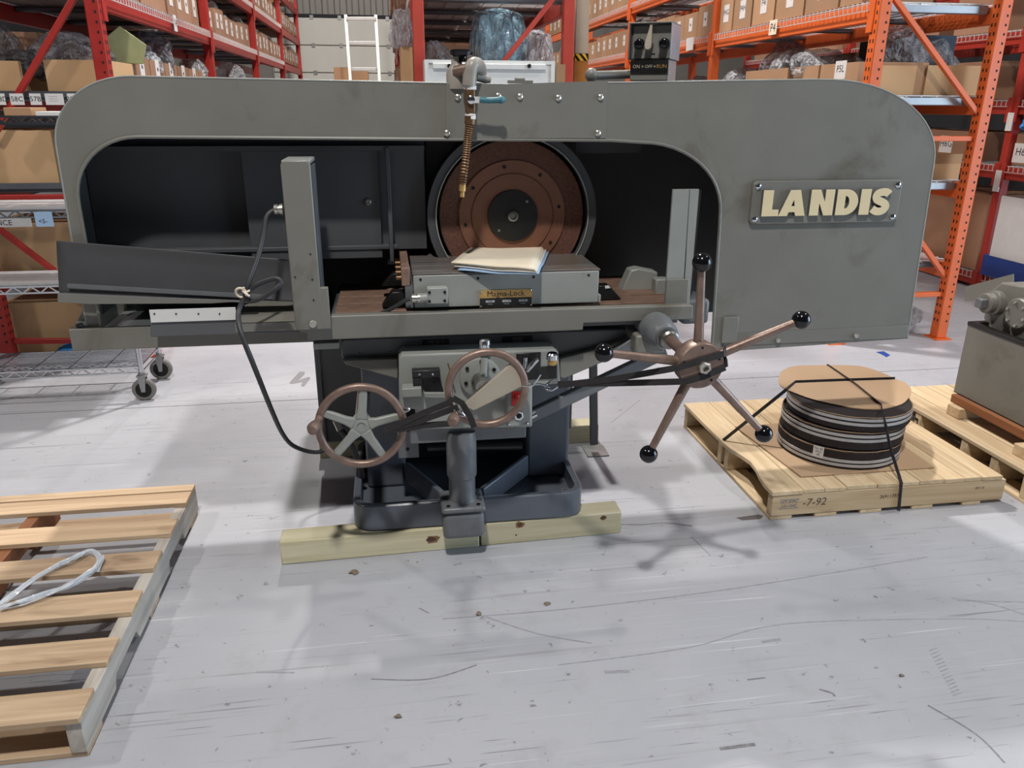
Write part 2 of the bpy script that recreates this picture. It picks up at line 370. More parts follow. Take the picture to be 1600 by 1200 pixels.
# the longer drag marks and tyre scuffs in the slab
m_scr = M('drag_mark', (148, 147, 151), 0.6, var=0.2, scale=40); m_scrd = M('dark_drag_mark', (124, 122, 124), 0.6, var=0.35, scale=60)
for pts, w_, mt in (([(968, 819), (1000, 820), (1040, 817), (1082, 822)], 0.005, m_scrd), ([(692, 967), (900, 950), (1150, 919), (1450, 870)], 0.005, m_scr), ([(872, 1039), (1075, 1012), (1225, 975), (1487, 967), (1600, 971)], 0.004, m_scr),
      ([(1450, 1102), (1525, 1147), (1570, 1192)], 0.005, m_scrd), ([(580, 1061), (670, 1061), (745, 1039)], 0.004, m_scrd), ([(760, 964), (840, 990), (925, 1005)], 0.005, m_scr), ([(1487, 934), (1550, 944), (1600, 960)], 0.006, m_scr),
      ([(1495, 938), (1600, 941)], 0.004, m_scr), ([(400, 1050), (460, 1051)], 0.006, m_scr), ([(1168, 1062), (1196, 1059)], 0.005, m_scrd), ([(1280, 1077), (1300, 1083), (1304, 1088)], 0.006, m_scrd), ([(655, 950), (670, 958)], 0.004, m_scrd),
      ([(1080, 838), (1110, 868)], 0.003, m_scr), ([(945, 1050), (985, 1049)], 0.012, m_scr), ([(1125, 1170), (1180, 1163)], 0.010, m_scrd), ([(1190, 1003), (1220, 999)], 0.010, m_scr), ([(530, 640), (560, 760)], 0.003, m_scr), ([(955, 660), (1000, 625)], 0.003, m_scr)):
    obj('scratch', MB().tube(spline([Pz(u, v, 0.0003) for u, v in pts], 6), (w_, 0.0006), flat=(0, 0, 1)), mt, fl_)
hm = MB()
for k in range(14):
    u, v = 1452 + k * 2.9, 1014 + k * 5.4; hm.tube([Pz(u, v + 3, 0.0003), Pz(u + 12, v - 2, 0.0003)], (0.004, 0.0006), flat=(0, 0, 1))
obj('tyre_scuff', hm, m_scr, fl_, kind='stuff')
# ================================================================ timbers under the machine
def timber(name, x0, x1, y0, y1, z0, z1, label, slope=0.0):
    mb = MB().box(x0, x1, y0, y1, z0, z1).xf(lambda p: (p.x, p.y + slope * (p.x - x0), p.z))
    return tag(obj(name, mb, m_timber, bevel=0.004), label, 'timber')
tb1 = timber('square_timber', -0.425, 0.262, 2.405, 2.495, 0.0, 0.089, 'left square timber with a big dark knot, under the front of the grey machine base', 0.03)
tb2 = timber('square_timber', 0.268, 0.792, 2.427, 2.517, 0.0, 0.089, 'right square timber butted end to end, under the front of the grey machine base', 0.03)
timber('square_timber', -0.36, 0.20, 3.26, 3.35, 0.0, 0.089, 'rear square timber whose end shows behind the left handwheel')
timber('square_timber', 0.30, 0.92, 3.26, 3.35, 0.0, 0.089, 'rear square timber whose end shows right of the machine column')

def knot(t, u, v, y, w, h, seed):
    c = Py(u, v, y); random.seed(seed); n = 14
    for f, mt in ((1.0, M('knot_ring', (132, 104, 70), 0.8)), (0.62, M('knot_heart', (84, 56, 40), 0.8, var=0.3, scale=60))):
        rr = [random.uniform(0.8, 1.15) * f for _ in range(n)]
        obj('knot', MB().prism([c + Vector((math.cos(2 * math.pi * i / n) * w * rr[i], -0.0004 * (2 - f), math.sin(2 * math.pi * i / n) * h * rr[i])) for i in range(n)], (0, 0.0035, 0)), mt, t)
knot(tb1, 673, 843, 2.4205, 0.034, 0.015, 1); knot(tb2, 812, 820, 2.4312, 0.017, 0.014, 2); knot(tb2, 806, 836, 2.4312, 0.005, 0.004, 3); knot(tb2, 942, 809, 2.4408, 0.017, 0.011, 4)
# ================================================================ the surface grinder
G = thing('surface_grinder', 'large grey surface grinder with arched sheet metal hood, handwheels and brown grinding wheel', 'machine', (0.24, 2.75, 0.09))
# ---- base pan with a raised rim
def rrect(x0, x1, y0, y1, r, n=6):
    out = []
    for cx, cy, a in ((x1 - r, y0 + r, -90), (x1 - r, y1 - r, 0), (x0 + r, y1 - r, 90), (x0 + r, y0 + r, 180)):
        out += [(cx + r * math.cos(R(a + 90 * i / n)), cy + r * math.sin(R(a + 90 * i / n))) for i in range(n + 1)]
    return out
def pan():
    mb = MB(); o = rrect(-0.175, 0.648, 2.43, 3.02, 0.07); i1 = rrect(-0.150, 0.623, 2.455, 2.995, 0.05); n = len(o)
    lay = [[(x, y, 0.095) for x, y in o], [(x, y, 0.185) for x, y in o], [(x, y, 0.19) for x, y in rrect(-0.170, 0.643, 2.435, 3.015, 0.067)],
           [(x, y, 0.188) for x, y in i1], [(x, y, 0.125) for x, y in i1]]
    for L in lay: mb.v += [Vector(p) for p in L]
    for k in range(len(lay) - 1):
        for j in range(n): mb.f.append([k * n + j, k * n + (j + 1) % n, (k + 1) * n + (j + 1) % n, (k + 1) * n + j]); mb.m.append(0)
    mb.f += [list(range(n - 1, -1, -1)), [4 * n + j for j in range(n)]]; mb.m += [0, 0]
    return mb
obj('base_pan', pan(), m_blue, G)
for x, y in ((-0.125, 2.54), (0.605, 2.555)):
    obj('anchor_boss', MB().lathe((x, y, 0.124), (0, 0, 1), [(0.02, 0), (0.018, 0.012), (0.010, 0.012), (0.009, 0.004)], 16), m_cast, G)
# ---- column: two front piers, a recessed back and the rear body
for x0, x1 in ((0.475, 0.645), (-0.13, 0.015)): obj('column_pier', MB().box(x0, x1, 2.69, 3.05, 0.125, 0.76), m_blue, G, bevel=0.015, seg=3)
obj('column_back', MB().box(0.016, 0.474, 2.93, 3.05, 0.125, 0.76), m_blue, G, bevel=0.004)
obj('rear_body', MB().box(-0.335, 0.78, 3.22, 3.85, 0.091, 0.84), m_paint_d, G, bevel=0.008)
obj('rear_body_edge', MB().box(-0.342, -0.318, 3.205, 3.219, 0.095, 0.84), m_paint_d, G, bevel=0.003)
obj('drive_cabinet', MB().box(0.05, 0.5, 3.06, 3.215, 0.10, 0.82), m_paint_d, G, bevel=0.006)
for p, q in (((0.018, 2.69), (0.135, 2.47)), ((0.478, 2.69), (0.278, 2.47))):
    obj('rib', MB().bar((p[0], p[1], 0.185), (q[0], q[1], 0.17), 0.02, 0.085), m_blue, G, bevel=0.006)
obj('pier_bracket', MB().prism([(0.43, 2.655, 0.50), (0.475, 2.655, 0.54), (0.49, 2.655, 0.54), (0.49, 2.655, 0.43), (0.43, 2.655, 0.43)], (0, 0.03, 0)), m_blue, G, bevel=0.004)
obj('bracket_hole', MB().cyl((0.462, 2.653, 0.462), (0.462, 2.66, 0.462), 0.008), m_dark, G)
# ---- elevating screw housing in front
obj('screw_foot', MB().box(0.130, 0.272, 2.335, 2.47, 0.088, 0.188), m_cast, G, bevel=0.018, seg=4)
fl = obj('screw_flange', MB().box(0.126, 0.276, 2.330, 2.475, 0.190, 0.212), m_cast, G, bevel=0.010, seg=3)
for x in (0.150, 0.252): obj('flange_bolt', MB().lathe((x, 2.35, 0.211), (0, 0, 1), [(0.007, 0), (0.007, 0.004), (0.004, 0.004), (0.004, 0.001)], 10), m_dark, fl)
obj('screw_housing', MB().lathe((0.202, 2.405, 0.21), (0, 0, 1), [(0.053, 0), (0.048, 0.005), (0.0455, 0.014), (0.0455, 0.088), (0.046, 0.0885), (0.0505, 0.094), (0.0512, 0.10), (0.0512, 0.245), (0.049, 0.258)], 32), m_cast, G, smooth=24)
# ---- saddle under the table, its sloping arms
YB = 2.46
def poly_at(pts, y, off, mi=0, mb=None):
    return (mb or MB()).prism([Py(u, v, y) for u, v in pts], (0, off, 0), mi)
obj('saddle', poly_at([(533, 530), (1010, 512), (1012, 526), (960, 560), (882, 590), (872, 600), (625, 600), (622, 592), (540, 570), (533, 556)], YB, 0.42), m_paint_d, G, bevel=0.006)  # the darker paint carries the table's shadow on this face
obj('saddle_arm', poly_at([(535, 563), (622, 560), (622, 593), (541, 570)], YB - 0.03, 0.028), m_paint, G, bevel=0.004)
obj('saddle_arm', poly_at([(875, 560), (935, 545), (990, 527), (998, 535), (985, 548), (882, 592), (875, 590)], YB - 0.03, 0.028), m_paint, G, bevel=0.004)
for u, v in ((562, 551), (610, 549)):
    p = Py(u, v, YB - 0.001); obj('tapped_hole', MB().cyl(p, p + Vector((0, 0.004, 0)), 0.0022, n=8), m_dark, G)
for u0, v0, u1, v1 in ((660, 531, 702, 545), (785, 526, 832, 539)):
    a, b = Py(u0, v0, YB - 0.003), Py(u1, v1, YB - 0.003)
    mb = MB().box(a.x, b.x, YB - 0.003, YB, b.z, a.z)
    cx, cz, w = (a.x + b.x) / 2, (a.z + b.z) / 2, b.x - a.x
    for k, (t, s) in enumerate((('OPER. NO. 20', 0.009), ('SERIAL', 0.007), ('22-50', 0.008)) if u0 < 700 else (('SURFACE', 0.008), ('GRINDER', 0.008))):
        mb.text(t, (cx, YB - 0.003, cz + 0.008 - k * 0.009), (1, 0, 0), (0, 0, 1), s, 1, depth=0.0006)
    obj('data_plate', mb, [m_blackp, m_paint], G)
# diagonal tie bar and gear case towards the pilot wheel
a, b = Py(820, 654, 2.48), Py(1040, 549, 2.52)
obj('tie_bar', MB().bar(a, b, 0.03, 0.045), m_cast, G, bevel=0.004)
a, b = Py(992, 522, 2.36), Py(1036, 549, 2.36)
obj('gear_case', MB().box(a.x, b.x, 2.34, 2.48, b.z, a.z), m_paint, G, bevel=0.008)
obj('gear_case_arm', MB().prism([Py(950, 556, 2.40), Py(994, 524, 2.40), Py(1000, 556, 2.40), Py(985, 562, 2.40)], (0, 0.08, 0)), m_cast, G, bevel=0.004)
HUB = Vector((0.84, 1.95, 0.812))
obj('bearing_housing', MB().lathe((HUB.x, 2.43, HUB.z), (0, -1, 0), [(0.052, 0), (0.054, 0.10), (0.048, 0.12), (0.046, 0.16), (0.034, 0.175), (0.034, 0.19)], 28), m_cast, G)
obj('bearing_collar', MB().lathe((HUB.x, 2.245, HUB.z), (0, -1, 0), [(0.030, 0), (0.030, 0.03), (0.024, 0.036)], 24), m_steel, G)
obj('pilot_shaft', MB().cyl((HUB.x, 2.24, HUB.z), (HUB.x, 1.98, HUB.z), 0.017), m_bronze, G)
# ---- pilot wheel: hub (the part), five spokes each with its ball
pw = obj('pilot_wheel', MB().lathe((HUB.x, 2.03, HUB.z), (0, -1, 0), [(0.030, 0), (0.058, 0.012), (0.066, 0.02), (0.068, 0.066), (0.064, 0.072)], 36), m_bronze, G, label='round bronze hub of the five spoked pilot wheel')
obj('hub_nut', MB().lathe((HUB.x + 0.004, 1.960, HUB.z), (0, -1, 0), [(0.018, 0), (0.018, 0.022), (0.015, 0.025), (0.010, 0.025), (0.009, 0.012)], 6), m_zinc, pw, smooth=20)
for k in range(5):
    t = R(20 + 72 * k); p = HUB + Vector((math.cos(t) * 0.054, 0.007, math.sin(t) * 0.054))
    obj('hub_hole', MB().cyl((p.x, 1.9565, p.z), (p.x, 1.962, p.z), 0.0035, n=8), m_dark, pw)
for u, v, u0, v0 in ((1100, 412, 1098, 550), (1256, 502, 1120, 568), (1197, 681, 1112, 595), (1016, 713, 1085, 600), (946, 554, 1072, 576)):
    e = Py(u, v, 1.96); d = (e - HUB); d.y = 0; d.normalize(); s = HUB + d * 0.055 + Vector((0, 0.035, 0)); e2 = Vector((e.x, 1.975, e.z))
    obj('spoke', MB().cyl(s, e2 - d * 0.015, 0.0145, 0.0105, 14), m_bronze, pw)
    obj('spoke_ball', MB().ball(e2, 0.0262, 16), m_black, pw, label='black ball knob')

# ---- apron
YA_ = 2.36
def pb(u0, v0, u1, v1, y, d, mb=None, mi=0):           # an upright box whose front face spans two picture corners at depth y
    a, b = Py(u0, v0, y), Py(u1, v1, y); return (mb or MB()).box(a.x, b.x, y, y + d, b.z, a.z, mi)
ap = obj('apron', poly_at([(623, 560), (628, 554), (866, 546), (873, 551), (876, 600), (832, 604), (832, 668), (650, 672), (650, 640), (624, 640)], YA_, 0.10), m_lightp, G, bevel=0.008, seg=3)
obj('apron_lower_rail', pb(640, 668, 822, 684, YA_ + 0.03, 0.10), m_cast, G, bevel=0.004)
obj('lead_pipe', MB().cyl(Py(668, 699, 2.55), Py(815, 696, 2.55), 0.016), m_blackp, G)
obj('pier_block', pb(620, 660, 655, 715, 2.50, 0.19), m_cast, G, bevel=0.003)
for v in (673, 702):
    p = Py(637, v, 2.498); obj('socket_screw', MB().cyl(p, p + Vector((0, 0.004, 0)), 0.006, n=10), m_dark, G)
# black stop bracket at the left of the apron
sb_ = obj('stop_bracket', pb(644, 580, 688, 590, YA_ - 0.03, 0.04), m_blackp, G, bevel=0.002)
obj('bracket_jaw', pb(645, 590, 660, 612, YA_ - 0.03, 0.03), m_blackp, sb_)
obj('bracket_jaw', poly_at([(660, 591), (687, 591), (694, 614), (664, 618)], YA_ - 0.02, 0.018), m_blackp, sb_)
obj('bracket_foot', pb(628, 608, 659, 620, YA_ - 0.05, 0.05), m_lightp, sb_, bevel=0.002)
obj('bracket_foot', poly_at([(662, 614), (696, 614), (700, 622), (664, 622)], YA_ - 0.03, 0.03), m_lightp, sb_, bevel=0.002)
for u in (655, 676):
    p = Py(u, 585, YA_ - 0.036); obj('bracket_screw', MB().ball(p, 0.0045, 8), m_chrome, sb_)
# control plate with lever and glass, oil cup, switch box
cpl = obj('control_plate', pb(807, 552, 845, 584, YA_ - 0.006, 0.006), m_blackp, G, bevel=0.003)
obj('gauge_glass', MB().tube([Py(821, 558, YA_ - 0.012), Py(820, 575, YA_ - 0.012)], 0.008, 10), m_chrome, cpl)
obj('feed_lever', MB().tube([Py(824, 580, YA_ - 0.02), Py(830, 571, YA_ - 0.03), Py(840, 561, YA_ - 0.035)], [0.006, 0.010, 0.008], 10), m_chrome, cpl)
obj('lower_control_plate', pb(823, 574, 870, 592, YA_ - 0.004, 0.004), m_blackp, G, bevel=0.002)
oc = obj('oil_cup', MB().lathe(Py(863, 570, YA_ - 0.03), (0, 0, 1), [(0.012, 0), (0.016, 0.006), (0.016, 0.018), (0.013, 0.02)], 20), m_brass, G)
obj('oil_cup_cap', MB().lathe(Py(863, 561, YA_ - 0.03), (0, 0, 1), [(0.019, 0), (0.019, 0.016), (0.015, 0.021)], 20), m_chrome, oc)
oc = obj('oil_cup', MB().lathe(Py(757, 549, YA_ - 0.01), (0, 0, 1), [(0.016, 0), (0.014, 0.012), (0.017, 0.016), (0.017, 0.02)], 20), m_bronze, G)
obj('oil_cup_cap', MB().lathe(Py(757, 543, YA_ - 0.01), (0, 0, 1), [(0.018, 0), (0.018, 0.012), (0.021, 0.014), (0.020, 0.026), (0.012, 0.03)], 20), m_chrome, oc)
sw = obj('switch_box', pb(792, 606, 831, 666, YA_ - 0.05, 0.06), m_lightp, G, bevel=0.006, seg=3)
obj('switch_plate', pb(800, 612, 815, 634, YA_ - 0.053, 0.003), m_redb, sw)
obj('switch_button', MB().ball(Py(808, 621, YA_ - 0.055), 0.010, 12), m_redb, sw)
p = Py(811, 650, YA_ - 0.056); obj('cable_gland', MB().lathe(p, (0, 1, 0), [(0.0105, 0.006), (0.0105, 0), (0.016, 0), (0.016, 0.010)], 6), m_chrome, sw, smooth=0)
obj('gland_hole', MB().cyl(p + Vector((0, 0.0015, 0)), p + Vector((0, 0.006, 0)), 0.0102), m_dark, sw)
for u, v in ((795, 663), (824, 662)):
    obj('cover_screw', MB().ball(Py(u, v, YA_ - 0.052), 0.0045, 8), m_chrome, sw)
obj('box_connector', MB().cyl(Py(830, 650, YA_ - 0.02), Py(838, 646, YA_ - 0.02), 0.012), m_chrome, sw)
# gear housing behind the centre handwheel
gh = obj('gear_housing', MB().lathe(Py(750, 588, YA_), (0, -1, 0), [(0.066, 0), (0.066, 0.014), (0.060, 0.018)], 36), m_lightp, G)
for k in range(6):
    t = R(25 + 60 * k); c = Py(750, 588, YA_ - 0.019) + Vector((math.cos(t), 0, math.sin(t))) * 0.050
    obj('socket_screw', MB().lathe(c, (0, -1, 0), [(0.006, 0), (0.006, 0.004), (0.003, 0.004), (0.003, 0.001)], 10), m_blackp, gh)
obj('housing_neck', MB().cyl(Py(757, 560, YA_ - 0.03), Py(755, 588, YA_ - 0.04), 0.012), m_lightp, gh)
obj('housing_hub', MB().lathe(Py(752, 596, YA_ - 0.015), (0, -1, 0), [(0.034, 0), (0.032, 0.02), (0.024, 0.03), (0.022, 0.07)], 24), m_steel, gh)
obj('pointer', MB().tube([Py(700, 568, YA_ - 0.02), Py(704, 580, YA_ - 0.02), Py(709, 592, YA_ - 0.03)], 0.003, 6), m_brassd, gh)

# ---- handwheels
def handwheel(c, Rr, nsp, a0, knob_deg, label, bar=False):
    c = Vector(c)
    hw = obj('handwheel', MB().torus(c, (0, 1, 0), Rr - 0.011, 0.0125, 56, 12), m_bronze, G, label=label)
    if not bar:
        obj('wheel_hub', MB().lathe(c + Vector((0, 0.02, 0)), (0, -1, 0), [(0.028, -0.03), (0.034, 0), (0.033, 0.022), (0.014, 0.026), (0.0135, 0.023)], 28), m_lightp, hw)
        for k in range(nsp):
            t = R(a0 + 360 / nsp * k); d = Vector((math.cos(t), 0, math.sin(t))); e = Vector((-d.z, 0, d.x)); p0, p1 = c + d * 0.022, c + d * (Rr - 0.016)
            pts = [p0 + e * 0.020, c + d * 0.05 + e * 0.0135, p1 + e * 0.0125, p1 - e * 0.0125, c + d * 0.05 - e * 0.0135, p0 - e * 0.020]
            obj('wheel_spoke', MB().prism([p + Vector((0, -0.006, 0)) for p in pts], (0, 0.018, 0)), m_lightp, hw, bevel=0.005)
    else:
        pts = [Py(u, v, c.y) for u, v in ((722, 634), (800, 566), (812, 574), (822, 596), (818, 603), (740, 642))]
        obj('wheel_web', MB().prism([p + Vector((0, -0.004, 0)) for p in pts], (0, 0.014, 0)), m_tan, hw, bevel=0.004, label='flat tan crank bar across the wheel')
        obj('wheel_hub', MB().cyl(c + Vector((-0.01, 0.10, 0)), c + Vector((-0.01, 0.012, 0)), 0.024), m_steel, hw)
    t = R(knob_deg); p = c + Vector((math.cos(t) * (Rr - 0.012), -0.008, math.sin(t) * (Rr - 0.012)))
    obj('crank_handle', MB().lathe(p, (-0.18, -1, -0.05), [(0.010, 0), (0.012, 0.012), (0.009, 0.020), (0.012, 0.035), (0.0185, 0.062), (0.0195, 0.074), (0.014, 0.088), (0.004, 0.093)], 18), m_bronze, hw)
    return hw
LH = Vector((-0.117, 2.25, 0.566)); CH = Vector((0.272, 2.25, 0.668))
handwheel(LH, 0.139, 5, 12, 163, 'left handwheel with five grey spokes and bronze rim')
handwheel(CH, 0.130, 0, 0, 213, 'centre handwheel with bronze rim and flat tan crank bar', True)
obj('handwheel_shaft', MB().cyl(LH + Vector((0, 0.02, 0)), LH + Vector((0, 0.32, 0)), 0.022), m_steel, G)
# small hydraulic hose and fitting seen through the left wheel
obj('hydraulic_hose', MB().tube(spline([Py(527, 660, 2.62), Py(533, 672, 2.60), Py(545, 690, 2.60), Py(560, 720, 2.62), Py(566, 745, 2.66)], 5), 0.011, 10), m_rubber, G)
obj('hose_fitting', MB().cyl(Py(525, 657, 2.61), Py(532, 672, 2.59), 0.012, 0.013, 8), m_zinc, G)
# ---- T-slotted table
YT = 2.36
obj('table_apron', poly_at([(464, 498), (517, 494), (800, 485), (1083, 477), (1083, 499), (912, 505), (911, 516), (800, 520.5), (480, 532.5), (480, 521), (464, 516)], YT, 0.035), m_paint, G, bevel=0.004, seg=3)
obj('table_body', MB().box(-0.20, 0.93, 2.396, 2.87, 0.815, 0.868), m_paint_d, G, bevel=0.003)
z = Py(800, 485, YT).z
ys = (2.425, 2.535, 2.635, 2.735, 2.865)
for k in range(4):
    obj('table_strip', MB().box(-0.185, 0.93, ys[k] + 0.006, ys[k + 1] - 0.006, 0.869, 0.880), m_rust, G, bevel=0.0015, label='rust brown strip of the slotted table top')
obj('table_gutter', MB().box(-0.20, 0.955, 2.397, 2.424, 0.869, 0.874), m_paint_d, G)
obj('table_foot', pb(489, 537, 530, 545, 2.40, 0.06), m_lightp, G, bevel=0.002)
obj('table_end_stop', MB().prism([(0.80, 2.62, 0.875), (0.83, 2.62, 0.95), (0.86, 2.62, 0.955), (0.93, 2.62, 0.94), (0.93, 2.62, 0.875)], (0, 0.06, 0)), m_lightp, G, bevel=0.006)
obj('table_end_stop', MB().box(0.90, 0.95, 2.55, 2.60, 0.873, 0.93), m_lightp, G, bevel=0.006)
obj('table_end_casting', MB().box(0.955, 1.05, 2.42, 2.62, 0.80, 0.885), m_paint_d, G, bevel=0.012)
# ---- magnetic chuck
ck = obj('magnetic_chuck', MB().box(0.062, 0.655, 2.40, 2.815, 0.893, 0.9965), m_lightp, G, bevel=0.003, label='grey magnetic chuck body on the slotted table')
obj('chuck_face', MB().box(0.060, 0.659, 2.402, 2.815, 0.997, 1.002), m_chuckt, ck, bevel=0.0015, label='striped ground steel top of the chuck')
obj('chuck_lip', MB().box(0.6555, 0.664, 2.40, 2.815, 0.893, 0.918), m_lightp, ck, bevel=0.002)
er = obj('stop_rail', MB().box(0.026, 0.052, 2.40, 2.80, 0.965, 1.022), m_rust, ck, bevel=0.002)
obj('stop_rail_web', MB().box(0.036, 0.060, 2.40, 2.80, 0.895, 0.964), m_cast, ck)
for k in range(5):
    y = 2.43 + k * 0.08; obj('rail_screw', MB().cyl((0.026, y, 0.985), (0.010, y, 0.985), 0.008, n=10), m_brassd, ck)
for u, v in ((657, 437), (747, 435), (834, 433), (920, 430)):
    p = Py(u, v, 2.3985); obj('chuck_hole', MB().cyl(p, p + Vector((0, 0.003, 0)), 0.0042, n=10), m_dark, ck)
cb = obj('connector_box', pb(667, 450.5, 700, 474.5, 2.365, 0.035), m_lightp, ck, bevel=0.003)
for u, v in ((671, 457), (695, 456.5), (671, 471), (695, 470)):
    p = Py(u, v, 2.363); obj('connector_screw', MB().lathe(p, (0, -1, 0), [(0.0045, -0.003), (0.0045, 0.001), (0.0025, 0.001), (0.0025, -0.001)], 10), m_blackp, ck)
obj('connector_neck', MB().cyl(Py(668, 465, 2.38), Py(656, 466, 2.38), 0.0155), m_lightp, ck)
obj('connector_gland', MB().lathe(Py(657, 466, 2.38), (-1, 0, 0), [(0.013, 0), (0.016, 0.002), (0.016, 0.010), (0.012, 0.011), (0.012, 0.014), (0.015, 0.015), (0.014, 0.026)], 12), m_zinc, ck)
obj('chuck_cable', MB().tube(spline([Py(641, 467, 2.38), Py(632, 470, 2.38), Py(612, 482, 2.39), Py(590, 491, 2.40), Py(560, 494, 2.42)], 5), 0.0065, 8), m_cable, ck)
a, b = Py(749, 454, 2.397), Py(831, 478, 2.397)
mb = MB().box(a.x, b.x, 2.3965, 2.3995, b.z, a.z, 0); zm = a.z + (b.z - a.z) * 0.46
mb.box(a.x + 0.001, b.x - 0.001, 2.3958, 2.3965, b.z + 0.001, zm, 1)
mb.text('Magna-Lock', ((a.x + b.x) / 2, 2.3965, (a.z + zm) / 2), (1, 0, 0), (0, 0, 1), 0.025, 2, depth=0.0007)
for k, t in enumerate(('1024', 'H 115', '42-18')):
    x0 = a.x + 0.020 + k * 0.053; mb.box(x0, x0 + 0.028, 2.3953, 2.3958, zm - 0.014, zm - 0.007, 3); mb.text(t, (x0 + 0.014, 2.3953, zm - 0.0105), (1, 0, 0), (0, 0, 1), 0.007, 2, depth=0.0005)
    mb.text('MODEL', (x0 + 0.014, 2.3953, zm - 0.0195), (1, 0, 0), (0, 0, 1), 0.005, 3, depth=0.0005)
for x in (a.x + 0.004, b.x - 0.004):
    for zz in (a.z - 0.004, b.z + 0.004): mb.ball((x, 2.396, zz), 0.003, 6, 4)
obj('name_plate', mb, [m_brass, m_blackp, m_ink, m_band, m_chrome], ck, label='brass and black maker plate')
for c in ([(597, 479), (612, 457), (633, 456), (635, 474), (604, 480)], [(597, 447), (613, 428), (630, 427), (630, 446)]):
    y = 2.45 if c[0][1] > 460 else 2.60
    obj('chuck_clamp', poly_at(c, y, 0.045), m_blackp, ck, bevel=0.002)
obj('chuck_clamp', poly_at([(936, 447), (952, 446), (971, 467), (937, 469)], 2.47, 0.045), m_blackp, ck, bevel=0.002)
obj('clamp_cap', poly_at([(945, 447), (951, 446), (954, 450), (946, 451)], 2.465, 0.003), m_paper, ck)
# ---- left and right splash guards on the table
gu = obj('left_splash_guard', MB().prism([(x, 2.335, z) for x, z in [(-0.297, 0.853), (-0.297, 1.335), (-0.290, 1.346), (-0.222, 1.346), (-0.216, 1.335), (-0.2155, 0.853)]], (0, 0.022, 0)), m_paint, G, bevel=0.003)
obj('guard_top', MB().box(-0.297, -0.2175, 2.3575, 2.52, 1.334, 1.346), m_lightp, gu, bevel=0.003)
obj('guard_side', MB().box(-0.300, -0.297, 2.3575, 2.52, 0.86, 1.334), m_paint, gu)
obj('guard_back', MB().box(-0.2170, -0.2135, 2.3575, 2.47, 0.90, 1.33), m_paint_d, gu)
obj('guard_flange', pb(486, 296, 497.5, 450, 2.352, 0.004), m_lightp, gu, bevel=0.001)
ga = obj('guard_foot', pb(493, 450, 517, 514, 2.336, 0.02), m_paint, gu, bevel=0.002)
for u, v in ((485, 397), (488, 437), (490, 469), (461, 433)):
    p = Py(u, v, 2.333); obj('guard_hole', MB().cyl(p, p + Vector((0, 0.004, 0)), 0.0024, n=8), m_dark, gu)
p = Py(489, 506, 2.335); obj('guard_bolt', MB().lathe(p, (0, -1, 0), [(0.012, 0), (0.012, 0.005), (0.0105, 0.007)], 16), m_zinc, gu)
gr = obj('right_splash_guard', pb(1052, 296, 1077, 478, 2.42, 0.01), m_lightp, G)
gr2 = obj('guard_side', MB().prism([Py(1077, 296, 2.42), Py(1095, 297, 2.55), Py(1078, 470, 2.55), Py(1066, 478, 2.42)], (0.003, 0, 0)), m_paint_d, gr)
obj('guard_foot', pb(1042, 437, 1073, 479, 2.412, 0.007), m_paint, gr, bevel=0.002)
# ---- side shelf left of the guard
sh = obj('side_shelf', MB().prism([Pz(367, 505, 0.875), Pz(463, 502, 0.875), Pz(463, 457, 0.875), Pz(383, 476, 0.875)], (0, 0, -0.003)), m_paint, G)
a, b = Pz(367, 505, 0.875), Pz(463, 502, 0.875)
obj('shelf_lip', MB().prism([a, b, b - Vector((0, 0, 0.028)), a - Vector((0, 0, 0.028))], (0, 0.003, 0)), m_paint, sh)
# ---- rail and tray on the left
rl = obj('base_rail', MB().box(-0.99, -0.21, 2.48, 2.50, 0.772, 0.842), m_paint, G, bevel=0.003)
obj('rail_tray', MB().box(-0.985, -0.21, 2.501, 3.0, 0.772, 0.780), m_paint_d, rl)
obj('rail_end', MB().box(-0.99, -0.975, 2.501, 3.0, 0.781, 0.842), m_paint, rl)
obj('rail_back', MB().box(-0.974, -0.21, 2.98, 3.0, 0.781, 0.842), m_paint_d, rl)
obj('rail_gusset', MB().prism([(-0.985, 2.52, 0.843), (-0.945, 2.52, 0.905), (-0.94, 2.52, 0.905), (-0.94, 2.52, 0.843)], (0, 0.12, 0)), m_lightp, rl)
p = Vector((-0.962, 2.50, 0.846)); obj('gusset_bolt', MB().lathe(p, (0, 0, 1), [(0.011, 0), (0.011, 0.008)], 6), m_blackp, rl)
obj('end_tray', MB().prism([Py(235, 527, 2.42), Py(385, 522, 2.42), Py(470, 520, 2.42), Py(470, 500, 2.42), Py(235, 500, 2.42)], (0, 0.03, 0)), m_paint_d, G, bevel=0.003)
wp = obj('bright_lit_edge_plate', pb(233, 484.5, 370, 499.5, 2.415, 0.004), m_white, G)  # light grey flange coloured white for the bright light on it
for u in (241, 275, 310, 343):
    p = Py(u, 490.5, 2.413); obj('plate_hole', MB().cyl(p, p + Vector((0, 0.003, 0)), 0.0025, n=8), m_dark, wp)

